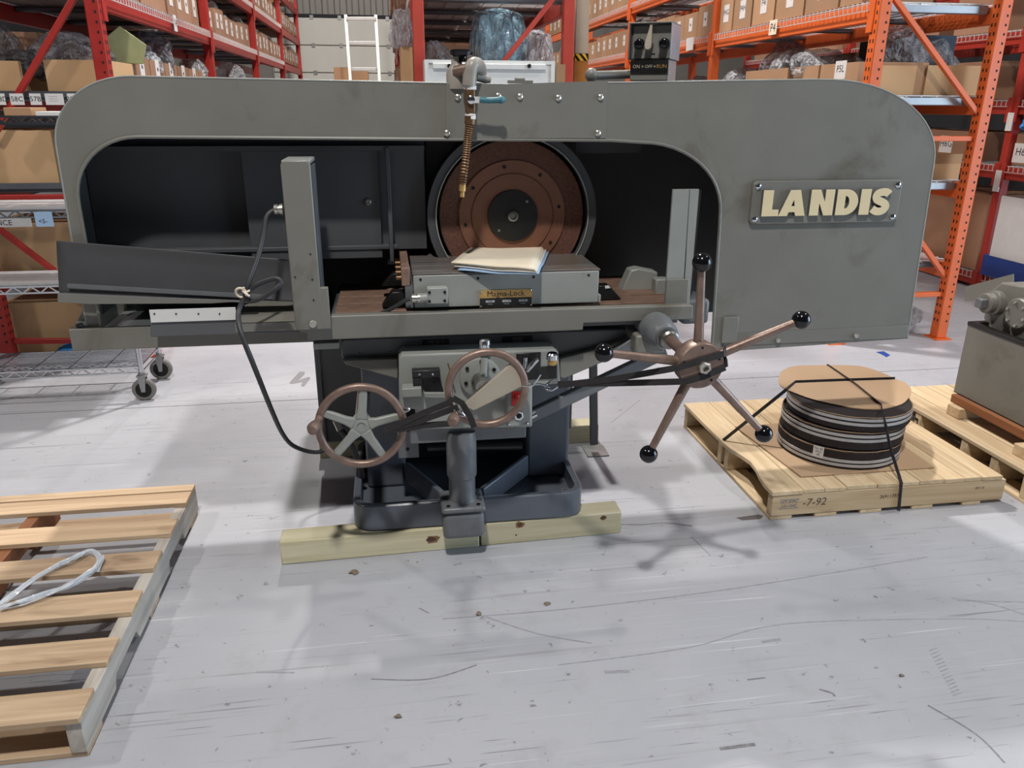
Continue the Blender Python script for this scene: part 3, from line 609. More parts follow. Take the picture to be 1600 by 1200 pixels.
# ---- the hood
HY = 2.50
outer = [(-0.944, 0.845), (-0.936, 1.37)] + arc(-0.706, 1.375, 0.23, 0.192, 180, 90, 12) + [(0.17, 1.556), (0.40, 1.553), (0.70, 1.562), (1.36, 1.577)] + arc(1.42, 1.315, 0.42, 0.262, 88, 0, 14) + [(1.861, 0.693)]
inner = [(1.105, 0.672), (1.090, 1.13)] + arc(0.80, 1.16, 0.288, 0.226, 0, 90, 12) + [(0.70, 1.392), (0.17, 1.396), (-0.70, 1.404)] + arc(-0.712, 1.22, 0.19, 0.184, 90, 180, 12) + [(-0.902, 0.845)]
hd = obj('hood', MB().prism([(x, HY, z) for x, z in outer + inner], (0, 0.004, 0)), m_paint, G, label='arched grey sheet metal hood with rounded shoulders')
HB = 2.95
mb = MB(); n = len(outer)
mb.v = [Vector((x, HY + 0.004, z)) for x, z in outer] + [Vector((x, HB, z)) for x, z in outer]
for i in range(n - 1): mb.f.append([i, i + 1, n + i + 1, n + i]); mb.m.append(0)
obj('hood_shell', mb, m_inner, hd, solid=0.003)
obj('hood_edge', MB().tube([(x, HY - 0.001, z) for x, z in inner], 0.0055, 8), m_paint, hd)
obj('hood_edge', MB().tube([(x, HY + 0.001, z) for x, z in outer], 0.0028, 6), m_lightp, hd)
# back sheets inside
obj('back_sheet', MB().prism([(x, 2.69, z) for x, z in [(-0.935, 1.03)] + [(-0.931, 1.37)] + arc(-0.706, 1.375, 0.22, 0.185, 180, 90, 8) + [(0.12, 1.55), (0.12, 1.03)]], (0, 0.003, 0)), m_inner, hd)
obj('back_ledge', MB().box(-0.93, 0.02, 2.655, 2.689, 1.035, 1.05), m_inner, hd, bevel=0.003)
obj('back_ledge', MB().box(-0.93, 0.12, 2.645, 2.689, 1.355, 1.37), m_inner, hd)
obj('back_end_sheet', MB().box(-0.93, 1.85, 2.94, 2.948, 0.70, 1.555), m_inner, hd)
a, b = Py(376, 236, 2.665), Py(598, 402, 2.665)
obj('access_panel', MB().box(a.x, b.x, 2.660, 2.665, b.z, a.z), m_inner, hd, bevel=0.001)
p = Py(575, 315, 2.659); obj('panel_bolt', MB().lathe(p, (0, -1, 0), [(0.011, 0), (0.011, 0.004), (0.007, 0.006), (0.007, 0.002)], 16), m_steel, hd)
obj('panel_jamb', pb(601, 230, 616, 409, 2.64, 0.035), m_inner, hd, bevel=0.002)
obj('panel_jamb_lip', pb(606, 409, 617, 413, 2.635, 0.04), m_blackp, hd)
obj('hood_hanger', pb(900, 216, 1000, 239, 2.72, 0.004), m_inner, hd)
# centre cover over the wheel, overlapping the hood
cc = obj('hood_cover', MB().prism([Py(697, 131, 2.494), Py(780, 131.5, 2.494), Py(835, 130, 2.494), Py(950, 126, 2.494), Py(947, 216, 2.494), Py(697, 216, 2.494)], (0, 0.004, 0)), m_paint, hd, label='bolted cover plate over the wheel')
for u, v in ((715, 152), (698, 208), (778, 150), (812, 151), (872, 153), (938, 152), (934, 208)):
    p = Py(u, v, 2.493); obj('hood_screw', MB().lathe(p, (0, -1, 0), [(0.0095, 0), (0.0095, 0.003), (0.006, 0.006), (0.001, 0.007)], 14), m_zinc, hd)
obj('cover_hinge', MB().box(0.375, 0.45, 2.505, 2.53, 1.558, 1.566), m_paint, hd)
obj('cover_hinge_knuckle', MB().cyl((0.395, 2.51, 1.569), (0.425, 2.51, 1.569), 0.006), m_paint, hd)
# lower flange on the right panel
obj('hood_flange', MB().prism([Py(1132, 522, 2.497), Py(1262, 516, 2.497), Py(1420, 508.5, 2.497), Py(1418, 528, 2.497), Py(1130, 541, 2.497)], (0, 0.003, 0)), m_paint, hd, bevel=0.001)
for u, v in ((1215, 531.5), (1337, 524.5)):
    p = Py(u, v, 2.496); obj('hood_bolt', MB().lathe(p, (0, -1, 0), [(0.0115, 0), (0.0115, 0.004), (0.008, 0.008)], 6), m_zinc, hd)
obj('hood_clip', pb(1131, 496, 1151, 536, 2.488, 0.008), m_paint, hd, bevel=0.003)
# name plate of cast letters
NP = 2.484
def plate_pts(u0, v0, u1, v1, y): return Py(u0, v0, y), Py(u1, v1, y)
x0, x1, z0, z1 = 1.190, 1.726, 1.122, 1.263
lp = obj('letter_plate', MB().prism([(x, 2.499, z) for x, z in rrect(x0, x1, z0, z1, 0.016)], (0, -0.012, 0)), m_paint, hd, bevel=0.002, label='raised grey plate with cream cast letters')
LETTERS = {'L': ([[(0, 0), (0, 10), (3.9, 10), (3.9, 2.4), (6.6, 2.4), (6.6, 0)]], 6.6),
           'A': ([[(0, 0), (4.0, 10), (7.9, 10), (10.6, 0), (6.9, 0), (6.5, 1.5), (3.9, 1.5), (3.4, 0)], [(4.6, 3.7), (6.3, 3.7), (5.7, 6.7)]], 10.6),
           'N': ([[(0, 0), (0, 10), (3.7, 10), (6.0, 4.8), (6.0, 10), (9.6, 10), (9.6, 0), (6.0, 0), (3.6, 5.4), (3.6, 0)]], 9.6),
           'I': ([[(0, 0), (0, 10), (4.0, 10), (4.0, 0)]], 4.0)}
dpts = [(0, 0), (0, 10), (3.8, 10)] + [(3.8 + 5.2 * math.cos(R(a)), 5 + 5 * math.sin(R(a))) for a in range(80, -81, -16)] + [(3.8, 0)]
LETTERS['D'] = ([dpts, [(3.4, 2.4), (3.4, 7.6)] + [(3.8 + 1.6 * math.cos(R(a)), 5 + 2.6 * math.sin(R(a))) for a in range(80, -81, -20)]], 9.0)
cl = [(7.3, 8.0), (6.4, 8.7), (5.0, 8.9), (3.2, 8.5), (2.3, 7.4), (2.7, 6.0), (4.2, 5.2), (5.8, 4.4), (6.6, 3.2), (6.0, 1.8), (4.6, 1.15), (2.8, 1.3), (1.3, 2.2)]
cs = spline([(a, b, 0) for a, b in cl], 4); L_, R_ = [], []
for i, p in enumerate(cs):
    d = (cs[min(i + 1, len(cs) - 1)] - cs[max(i - 1, 0)]).normalized(); e = Vector((-d.y, d.x, 0)) * 1.42
    L_.append((p.x + e.x, p.y + e.y)); R_.append((p.x - e.x, p.y - e.y))
xm = min(p[0] for p in L_ + R_); LETTERS['S'] = ([[(a - xm, b) for a, b in L_ + R_[::-1]]], max(p[0] for p in L_ + R_) - xm)
def letter_mesh(ch, sx, sz):
    cu = bpy.data.curves.new('l', 'CURVE'); cu.dimensions = '2D'; cu.fill_mode = 'BOTH'; cu.extrude = 0.006; cu.bevel_depth = 0.0012
    for lp_ in LETTERS[ch][0]:
        s = cu.splines.new('POLY'); s.points.add(len(lp_) - 1); s.use_cyclic_u = True
        for q, (a, b) in zip(s.points, lp_): q.co = (a * sx, b * sz, 0, 1)
    o = bpy.data.objects.new('l', cu); me = bpy.data.meshes.new_from_object(o)
    r = [tuple(v.co) for v in me.vertices], [tuple(p.vertices) for p in me.polygons]
    bpy.data.objects.remove(o); bpy.data.meshes.remove(me); bpy.data.curves.remove(cu); return r
sz = 0.0083; LU = (x1 - x0) / 1196.0
for ch, st, wd_ in (('L', 88, 128), ('A', 222, 206), ('N', 466, 184), ('D', 676, 172), ('I', 868, 78), ('S', 956, 158)):
    vs, fs = letter_mesh(ch, wd_ * LU / LETTERS[ch][1], sz)
    mb = MB().add([(x0 + (st - 14) * LU + a, 2.480 - c, z0 + 0.0285 + b) for a, b, c in vs], fs)
    for k, f in enumerate(mb.f):                       # cream faces, bare grey sides
        q = [mb.v[i] for i in f]; nn = (q[1] - q[0]).cross(q[2] - q[0])
        if nn.length > 0 and abs(nn.y) / nn.length < 0.6: mb.m[k] = 1
    obj('cast_letter', mb, [m_cream, m_paint_d], hd, smooth=0)
for x in (x0 + 0.016, x1 - 0.016):
    for zz in (z0 + 0.017, z1 - 0.017):
        obj('plate_screw', MB().lathe((x, 2.487, zz), (0, -1, 0), [(0.010, 0), (0.010, 0.003), (0.006, 0.006), (0.001, 0.0065)], 16).box(x - 0.008, x + 0.008, 2.4795, 2.481, zz - 0.0012, zz + 0.0012, 1), [m_chrome, m_dark], hd)

# ---- grinding wheel with its guard
WC = Vector((0.415, 2.68, Py(800, 338, 2.66).z))
gd = obj('wheel_guard', MB().lathe(WC + Vector((0, -0.02, 0)), (0, 1, 0), [(0.291, 0.10), (0.291, 0.0), (0.264, 0.0), (0.262, 0.006), (0.262, 0.10)], 72), m_inner, G)
obj('guard_rim', MB().torus(WC + Vector((0, -0.022, 0)), (0, 1, 0), 0.2625, 0.0025, 72, 8), m_lightp, gd)
gwh = obj('grinding_wheel', MB().lathe(WC + Vector((0, 0.05, 0)), (0, -1, 0), [(0.20, -0.02), (0.249, -0.018), (0.251, 0.0), (0.251, 0.045), (0.248, 0.05), (0.186, 0.05)], 72), m_wheel, G, label='rust brown abrasive grinding wheel')
obj('wheel_flange', MB().lathe(WC + Vector((0, 0.001, 0)), (0, -1, 0), [(0.185, 0), (0.183, 0.006), (0.145, 0.006), (0.144, 0.003), (0.140, 0.003), (0.139, 0.007), (0.09, 0.008)], 64), m_wheelf, gwh)
obj('wheel_cap', MB().lathe(WC + Vector((0, -0.006, 0)), (0, -1, 0), [(0.087, 0), (0.086, 0.008), (0.016, 0.009), (0.014, 0.006)], 48), m_blackp, gwh)
obj('arbor_nut', MB().lathe(WC + Vector((0, -0.010, 0)), (0, -1, 0), [(0.018, 0), (0.018, 0.012), (0.012, 0.013), (0.009, 0.004)], 16), m_steel, gwh)
for k in range(8):
    t = R(10 + 45 * k); c = WC + Vector((math.cos(t) * 0.164, -0.005, math.sin(t) * 0.164)); obj('balance_hole', MB().cyl(c, c + Vector((0, -0.002, 0)), 0.006, n=10), m_dark, gwh)
for k in (35, 215):
    t = R(k + 10); c = WC + Vector((math.cos(t) * 0.068, -0.0145, math.sin(t) * 0.068)); obj('cap_screw', MB().cyl(c, c + Vector((0, -0.002, 0)), 0.005, n=10), m_steel, gwh)
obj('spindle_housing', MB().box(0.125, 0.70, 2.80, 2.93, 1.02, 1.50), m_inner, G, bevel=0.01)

# ---- coolant valve and bronze hose over the cover
VY = 2.465
cv = obj('coolant_valve', pb(727.5, 137, 743, 178, VY - 0.016, 0.032), m_brassd, G, bevel=0.006, seg=3, label='tarnished brass ball valve')
obj('valve_collar', MB().lathe(Py(735, 186, VY), (0, 0, 1), [(0.014, -0.002), (0.0165, 0), (0.0165, 0.012), (0.014, 0.016)], 16), m_paper, cv)
obj('valve_collar', MB().lathe(Py(735, 141, VY), (0, 0, 1), [(0.015, 0), (0.018, 0.002), (0.018, 0.012), (0.014, 0.015)], 16), m_paper, cv)
obj('lever_boss', MB().lathe(Py(736, 156, VY - 0.016), (0, -1, 0), [(0.012, 0), (0.012, 0.008), (0.005, 0.012)], 12), m_chrome, cv)
obj('lever_stem', MB().bar(Py(737, 156, VY - 0.022), Py(752, 156, VY - 0.024), 0.004, 0.018), m_paper, cv)
obj('valve_lever', MB().tube([Py(749, 156, VY - 0.024), Py(765, 157, VY - 0.026), Py(778, 156.5, VY - 0.028), Py(784, 156, VY - 0.03), Py(789, 156, VY - 0.03)], [0.009, 0.0085, 0.009, 0.0115, 0.006], 12), m_teal, cv, label='teal vinyl coated lever')
obj('elbow_pipe', MB().tube(spline([Py(733, 134, VY), Py(734, 118, VY), Py(736, 106, VY), Py(741, 100.5, VY + 0.01), Py(748, 104, VY + 0.05), Py(750, 118, VY + 0.09)], 5), 0.021, 16), m_pipe, cv, label='grey pipe elbow')
obj('branch_pipe', MB().cyl(Py(712, 112, VY + 0.03), Py(732, 108, VY), 0.017), m_bronze, cv)
obj('valve_body', MB().lathe(Py(714, 128, VY + 0.05), (0, 0, 1), [(0.032, -0.02), (0.032, 0.022), (0.024, 0.04), (0.016, 0.052), (0.016, 0.07)], 24), m_pipe, cv)
obj('valve_knob', MB().lathe(Py(721, 97, VY + 0.05), (0, 0, 1), [(0.018, 0), (0.018, 0.014), (0.034, 0.018), (0.036, 0.028), (0.030, 0.034)], 12), m_black, cv, label='black fluted knob')
obj('side_pipe', MB().cyl(Py(743, 119, VY + 0.06), Py(764, 125, VY + 0.08), 0.013), m_pipe, cv)
hp = spline([Py(735, 181, VY), Py(732, 210, VY - 0.004), Py(728, 245, VY - 0.006), Py(723, 288, VY - 0.008)], 30)
obj('corrugated_hose', MB().tube(hp, [0.0138 + 0.0022 * math.sin(i * 2.1) - 0.003 * i / len(hp) for i in range(len(hp))], 12), m_brassd, cv, label='corrugated bronze hose')
obj('hose_ferrule', MB().cyl(Py(735, 180, VY), Py(734, 194, VY), 0.0165), m_brassd, cv)
obj('hose_nozzle', MB().lathe(Py(723, 287, VY - 0.008), (-0.06, 0, -1), [(0.0105, 0), (0.0105, 0.022), (0.007, 0.024), (0.007, 0.04)], 14), m_brass, cv)

# ---- control box on the hood
def cbox():
    yaw = R(-31); pv = Py(1048, 92, 2.56); ztop = Py(1048, 33, 2.56).z - pv.z; zbot = 1.571 - pv.z; Wd, Dp = 0.136, 0.136
    X = Vector((math.cos(yaw), math.sin(yaw), 0)); Y = Vector((-math.sin(yaw), math.cos(yaw), 0)); Z = Vector((0, 0, 1))
    def L(x, y, z): return pv + X * x + Y * y + Z * z          # box frame: x from -Wd (left) to 0 (right), y depth, z from the seam
    def lb(x0, x1, y0, y1, z0, z1, mb=None, mi=0):
        return (mb or MB()).obox(L((x0 + x1) / 2, (y0 + y1) / 2, (z0 + z1) / 2), X * (x1 - x0) / 2, Y * (y1 - y0) / 2, Z * (z1 - z0) / 2, mi)
    bx = obj('control_box', lb(-Wd, -0.004, 0.02, Dp, 0, ztop - 0.004), m_paint_d, G, bevel=0.004, label='grey control box with pointer switch')
    obj('box_base', lb(-Wd + 0.004, -0.010, 0.008, Dp - 0.01, zbot, -0.002), m_paint, bx, bevel=0.003)
    obj('base_side', lb(-0.0098, -0.006, 0.010, Dp - 0.012, zbot, -0.002), m_glare, bx)
    obj('box_cover_top', lb(-Wd - 0.002, 0.0, -0.004, Dp, ztop - 0.004, ztop), m_paint, bx, bevel=0.001)
    obj('box_cover_left', lb(-Wd - 0.002, -Wd + 0.002, -0.004, Dp, 0, ztop - 0.004), m_paint_d, bx)
    obj('box_cover_right', lb(-0.004, 0.0, -0.004, Dp, 0, ztop - 0.004), m_glare, bx, bevel=0.001)
    obj('box_face', lb(-Wd + 0.008, -0.006, 0.017, 0.0198, 0.004, ztop - 0.010), m_paint, bx)
    cx = -Wd / 2
    for x in (-Wd + 0.030, -0.026):
        p = L(x, 0.017, ztop * 0.42)
        obj('push_button', MB().lathe(p, -Y, [(0.016, 0), (0.0165, 0.003), (0.0135, 0.006), (0.013, 0.026), (0.010, 0.028)], 20), m_black, bx)
        obj('button_ring', MB().torus(p - Y * 0.003, Y, 0.0165, 0.002, 24, 6), m_steel, bx)
    q = [L(cx + a, -0.012, ztop * b) for a, b in ((-0.001, 0.92), (0.004, 0.90), (0.006, 0.45), (0.005, 0.30), (-0.004, 0.24), (-0.014, 0.27), (-0.017, 0.38), (-0.014, 0.50))]
    obj('switch_pointer', MB().prism(q, Y * 0.016), m_tan, bx, bevel=0.002, label='tan pointer switch')
    obj('pointer_boss', MB().cyl(L(cx - 0.005, 0.004, ztop * 0.4), L(cx - 0.005, 0.016, ztop * 0.4), 0.012), m_paint_d, bx)
    obj('latch_slot', lb(cx + 0.002, cx + 0.013, 0.0160, 0.0168, ztop * 0.13, ztop * 0.17), m_dark, bx)
    h = -zbot
    mb = lb(-Wd + 0.006, -0.008, 0.003, 0.0075, -h * 0.62, -0.002); zc = -h * 0.34
    for t, x, mi, sz_ in (('ON', -Wd + 0.026, 1, 0.015), ('\u2190OFF\u2192', cx - 0.002, 1, 0.0135), ('RUN', -0.028, 2, 0.016)):
        mb.text(t, L(x, 0.0028, zc), X, Z, sz_, mi, depth=0.0006)
    obj('legend_plate', mb, [m_blackp, m_tan, m_brass], bx, label='black legend plate with tan lettering')
    obj('conduit_elbow', MB().ball(Py(924, 117, 2.60), 0.021, 14), m_paint, bx)
    obj('conduit', MB().cyl(Py(924, 118, 2.60), L(-Wd + 0.004, 0.06, zbot + 0.022), 0.0135), m_paint, bx)
cbox()

# ---- power cable from the left guard to the floor, with a string tied round it
obj('cable_gland', MB().lathe(Py(443, 327, 2.38), (-1, 0, 0), [(0.013, 0), (0.016, 0.002), (0.016, 0.01), (0.0125, 0.011), (0.0125, 0.015), (0.0155, 0.016), (0.014, 0.026)], 12), m_zinc, gu)
pc = obj('power_cable', MB().tube(spline([Py(434, 327, 2.38), Py(424, 331, 2.37), Py(416, 342, 2.36), Py(411, 370, 2.34), Py(402, 405, 2.31), Py(389, 440, 2.28), Py(383, 456, 2.275), Py(389, 470, 2.27),
      Py(408, 466, 2.265), Py(430, 452, 2.26), Py(439, 442, 2.265), Py(432, 435, 2.27), Py(412, 440, 2.275), Py(393, 450, 2.28), Py(383, 464, 2.275), Py(373, 486, 2.26), Py(374, 510, 2.22), Py(382, 535, 2.2), Py(394, 565, 2.2), Py(408, 600, 2.24),
      Py(424, 640, 2.34), Py(440, 675, 2.45), Py(456, 695, 2.52), Py(480, 705, 2.58), Py(500, 706, 2.6), Py(512, 698, 2.62)], 6), 0.0075, 10), m_cable, G)
c = Py(382, 459, 2.273)
obj('tie_string', MB().torus(c + Vector((-0.008, -0.004, 0.004)), (0.2, 1, 0.3), 0.015, 0.0036, 20, 6).tube([c + Vector((-0.002, -0.012, 0.012)), c + Vector((0.006, -0.016, 0.004)), c + Vector((0.016, -0.016, -0.004))], 0.0036, 6)
    .tube([c + Vector((0.0, -0.014, 0.012)), c + Vector((0.003, -0.016, 0.022))], 0.003, 6).tube([c + Vector((0.004, -0.014, 0.006)), c + Vector((0.018, -0.012, 0.012))], 0.0033, 6), m_papery, pc, label='white string tied round the cable')
obj('rear_guard_bar', MB().bar((0.87, 3.15, 0.04), (0.84, 3.15, 0.62), 0.02, 0.035), m_paint_d, G, bevel=0.003)
obj('rear_guard_foot', MB().box(0.83, 0.93, 3.10, 3.22, 0.001, 0.006), m_galv, G)
# ---- rubber straps tied between the wheels
def strap(name, paths, label, w=0.018, hooks=()):
    t = thing(name, label, 'strap', paths[0][0], 'rubber tie straps on the wheels')
    for p in paths: obj('strap_band', MB().tube(p, (0.0035, w), flat=(0, 0.15, 1)), m_rubber, t)
    for h in hooks: obj('steel_hook', MB().tube(spline(h, 5), 0.0028, 8), m_chrome, t)
hz = 2.225
strap('rubber_strap', [[Py(612, 668, hz), Py(660, 646, hz), Py(700, 630, hz - 0.005), Py(708, 622, hz - 0.005)], [Py(600, 672, hz), Py(650, 660, hz), Py(705, 640, hz - 0.01), Py(716, 636, hz - 0.01)],
      [Py(616, 672, hz), Py(660, 665, hz), Py(714, 661, hz)], [Py(708, 622, hz - 0.005), Py(722, 630, hz - 0.02), Py(734, 650, hz - 0.02), Py(741, 668, hz - 0.012)]],
      'black rubber strap tying the left handwheel to the centre handwheel', 0.019, [[Py(632, 644, hz - 0.004), Py(640, 640, hz - 0.008), Py(634, 638, hz - 0.01)], [Py(710, 640, hz - 0.022), Py(718, 648, hz - 0.03), Py(726, 650, hz - 0.03), Py(722, 644, hz - 0.03)]])
sy = 1.952
def hubp(u, v, y=sy): return Py(u, v, y)
strap('rubber_strap', [[Py(872, 602, 2.16), Py(960, 592, 2.06), hubp(1062, 574), hubp(1100, 562), hubp(1130, 553, 1.954)], [Py(872, 600, 2.16), Py(960, 599, 2.06), hubp(1072, 596), hubp(1100, 588), hubp(1133, 574, 1.954)],
      [hubp(1130, 553, 1.954), Vector((0.914, 1.975, 0.855)), Vector((0.918, 2.0, 0.835)), Vector((0.914, 1.975, 0.82)), hubp(1133, 574, 1.954)]],
      'black rubber strap looped over the hub of the five spoked pilot wheel', 0.018,
      [[Py(875, 602, 2.16), Py(862, 610, 2.17), Py(850, 606, 2.18), Py(860, 596, 2.18), Py(868, 592, 2.18)], [Py(860, 605, 2.17), Py(842, 600, 2.19), Py(825, 603, 2.2), Py(815, 603, 2.205)], [Py(845, 585, 2.185), Py(838, 596, 2.19), Py(832, 603, 2.2)]])

# ================================================================ loose things lying on the machine
def trough():
    L = [(88, 376), (89, 400), (91, 430), (92.5, 457)]; Rr = [(478, 408), (478, 430), (474, 452), (470, 472)]; mb = MB(); n = 24
    lo = [Py(u, v, 2.462 + 0.014 * math.sin(i / 3 * math.pi)) for i, (u, v) in enumerate(L)]; ro = [Py(u, v, 2.462 + 0.014 * math.sin(i / 3 * math.pi)) for i, (u, v) in enumerate(Rr)]
    rows = []
    cl = spline(lo, 5); cr = spline(ro, 5)
    for k in range(n + 1): rows.append([a.lerp(b, k / n) for a, b in zip(cl, cr)])
    m_ = len(cl)
    for r in rows: mb.v += r
    for k in range(n):
        for j in range(m_ - 1): mb.f.append([k * m_ + j, (k + 1) * m_ + j, (k + 1) * m_ + j + 1, k * m_ + j + 1]); mb.m.append(0)
    return mb
t = thing('loose_splash_sheet', 'loose bent dark sheet metal splash guard lying across the left hood opening', 'sheet metal', Py(92, 457, 2.46))
obj('sheet_panel', trough(), m_sheet, t, solid=0.002)
lip = [Py(93, 457, 2.462), Py(425, 471.5, 2.462)]; f0, f1 = Py(106, 446, 2.455), Py(425, 464, 2.455)
obj('folded_edge', MB().prism([Py(93, 457, 2.455), Py(400, 470, 2.455), Py(400, 473, 2.44), Py(90, 460, 2.43)], (0, 0, -0.002)), m_paint_d, t)
obj('folded_lip', MB().prism([Py(90, 459, 2.43), Py(375, 471, 2.435), Py(330, 474, 2.435), Py(140, 475, 2.43), Py(90, 472, 2.43)], (0, 0.002, 0)), m_paint, t)
obj('corner_strip', MB().bar(f0 + Vector((0, -0.003, 0)), f1 + Vector((0, -0.003, 0)), 0.004, 0.012), m_cast, t)

def sheet(cs, z, th, sag=0.004, curl=0.0, n=10):
    a, b, c, d = [Pz(u, v, z) for u, v in cs]; mb = MB()
    for i in range(n + 1):
        for j in range(n + 1):
            s, q = i / n, j / n; p = a.lerp(b, s).lerp(d.lerp(c, s), q)
            p.z += sag * math.sin(s * 5 + q * 2) * 0.5 + sag * 0.5 + curl * max(0, s - 0.7) ** 2 * 10 + 0.006 * noise.noise(p * 9); mb.v.append(p)
    for i in range(n):
        for j in range(n): mb.f.append([i * (n + 1) + j, (i + 1) * (n + 1) + j, (i + 1) * (n + 1) + j + 1, i * (n + 1) + j + 1]); mb.m.append(0)
    return mb
t = thing('paper_stack', 'creased stack of cream and pale blue papers lying on the magnetic chuck', 'papers', Pz(775, 405, 1.003))
for cs, z, mt, nm, cu in (((( 752, 392), (858, 396), (842, 431), (715, 424)), 1.006, m_paperb, 'blue_sheet', 0.006), (((748, 389), (854, 393), (839, 428), (710, 418)), 1.012, m_paper, 'white_sheet', 0.004),
                      (((746, 386), (850, 390), (838, 425), (706, 414)), 1.018, m_papery, 'cream_sheet', 0.002), (((745, 384), (848, 387), (836, 422), (705, 412)), 1.024, m_papery, 'cream_sheet', 0.0)):
    obj(nm, sheet(cs, z, 0.002, 0.004, cu), mt, t, solid=0.0045 if nm != 'blue_sheet' else 0.002)
# ================================================================ pallets and the load in front
def board(name, x0, x1, y0, y1, z0, z1, mt, t, bev=0.0025):
    return obj(name, MB().box(x0, x1, y0, y1, z0, z1), mt, t, bevel=bev)
# ---- left pallet
t = thing('wooden_pallet', 'weathered open slatted pallet with a pale grey painted side, at the lower left', 'pallet', (-1.3, 2.2, 0))
def stringer(x0, x1, y0, y1, z0, z1, mt):
    notch = []
    L = y1 - y0
    for c in (0.27, 0.73):
        ya, yb = y0 + L * c - 0.11, y0 + L * c + 0.11
        notch += [(ya, z0), (ya + 0.02, z0 + 0.034), (yb - 0.02, z0 + 0.034), (yb, z0)]
    pts = [(y0, z0)] + notch + [(y1, z0), (y1, z1), (y0, z1)]
    return obj('stringer', MB().prism([(x0, y, z) for y, z in pts], (x1 - x0, 0, 0)), mt, t, bevel=0.002)
stringer(-0.822, -0.784, 1.61, 2.82, 0.018, 0.112, m_old_y)
stringer(-1.32, -1.28, 1.61, 2.82, 0.018, 0.112, m_wood_b)
stringer(-1.82, -1.78, 1.61, 2.82, 0.018, 0.112, m_old_y)
for y0, y1, dz in ((2.765, 2.815, 0), (2.665, 2.755, 0), (2.45, 2.555, 0), (2.24, 2.345, 0), (2.015, 2.125, 0), (1.80, 1.905, 0), (1.60, 1.705, 0)):
    board('deck_board', -1.83, -0.782, y0, y1, 0.1125, 0.130, m_old_x, t)
for y0, y1 in ((2.70, 2.81), (2.16, 2.26), (1.615, 1.72)):
    board('bottom_board', -1.83, -0.786, y0, y1, 0.0, 0.0175, m_old_x, t)
# the twist of stretch film on it
def film():
    rg = random.Random(9); mb = MB()
    for arm in ([(0, 946), (60, 900), (110, 873), (140, 862), (156, 872), (150, 890)], [(2, 950), (70, 928), (120, 908), (150, 886), (157, 870)]):
        base = spline([Pz(u, v, 0.146) for u, v in arm], 10)
        for k in range(11):
            ph, am = rg.random() * 6, rg.uniform(0.004, 0.020); ph2 = rg.random() * 6; f = rg.uniform(0.10, 0.22)
            pts = [b + Vector((am * 0.5 * math.sin(i * f + ph), am * math.sin(i * f * 1.3 + ph2) * (0.35 + 0.65 * math.sin(math.pi * i / len(base))), 0.010 * abs(math.sin(i * f + ph2)) - 0.006)) for i, b in enumerate(base)]
            mb.tube(pts, (0.004 + 0.010 * rg.random(), 0.0012), flat=(rg.uniform(-1, 1), rg.uniform(-1, 1), 1))
    return mb
tag(obj('stretch_film', film(), m_wrap, kind=None), 'twisted loop of clear stretch film lying on the left pallet slats', 'plastic wrap')

# ---- right pallet with the stack of wheels
PX0, PX1, PY0, PY1 = 1.385, 2.372, 2.45, 3.38
t = thing('wooden_pallet', 'closed deck pallet of new pine with handwritten numbers, under the banded black wheels', 'pallet', (1.87, 2.9, 0))
for y0, y1 in ((PY0, PY0 + 0.038), (2.86, 2.898), (2.93, 2.968), (PY1 - 0.038, PY1)):
    nm = obj('stringer', MB().box(PX0, PX1, y0, y1, 0.0165, 0.105), m_pal_x, t, bevel=0.003)
w = [0.125, 0.088, 0.09, 0.13, 0.092, 0.088, 0.105, 0.088, 0.075, 0.09]; x = PX0 - 0.006
for k, ww in enumerate(w):
    y0, y1 = PY0 - 0.004, PY1 + 0.004
    if k == 0:                                              # the first board has a split, wavy edge
        rnd = [(PX0 - 0.006 + (0.035 * math.sin((i - 1) * 0.55) ** 2 if 0 < i < 7 else 0), y0 + (y1 - y0) * 0.5 * i / 7) for i in range(8)]
        mb = MB().prism([(px, py, 0.106) for px, py in rnd] + [(PX0 - 0.006, y1, 0.106), (x + ww, y1, 0.106), (x + ww, y0, 0.106)], (0, 0, 0.018))
        obj('deck_board', mb, m_pal_y, t, bevel=0.002)
    else: board('deck_board', x + 0.003, min(x + ww, PX1 + 0.004), y0 + random.uniform(0, 0.006), y1, 0.106, 0.123 + random.uniform(0, 0.002), m_pal_y, t)
    x += ww
for x0, x1 in ((PX0, PX0 + 0.09), (1.57, 1.66), (1.76, 1.85), (1.98, 2.07), (2.20, 2.28)):
    board('bottom_board', x0, x1, PY0 + 0.002, PY1, 0.0, 0.0155, m_pal_y, t)
yf = PY0 - 0.0006
mb = MB().text('-7-92', (1.560, yf, 0.066), (1, 0, 0), (0.15, 0, 1), 0.046, 0)
obj('handwriting', mb, M('brown_pen', (84, 70, 58), 0.8), t)
obj('ink_stamp', MB().text('HT-IPPC', (1.455, yf, 0.075), (1, 0, 0), (0, 0, 1), 0.020, 0).text('US-1042', (1.455, yf, 0.058), (1, 0, 0), (0, 0, 1), 0.018, 0).box(1.415, 1.495, yf - 0.0002, yf, 0.085, 0.0865).box(1.415, 1.495, yf - 0.0002, yf, 0.047, 0.0485), M('blue_grey_stamp_ink', (92, 110, 132), 0.8), t)
obj('ink_stamp', MB().text('26911797', (1.87, yf, 0.068), (1, 0, 0), (0, 0, 1), 0.020, 0), m_ink, t)
obj('ink_stamp', MB().text('00114', (2.26, yf, 0.075), (1, 0, 0), (0, 0, 1), 0.016, 0), m_ink, t)
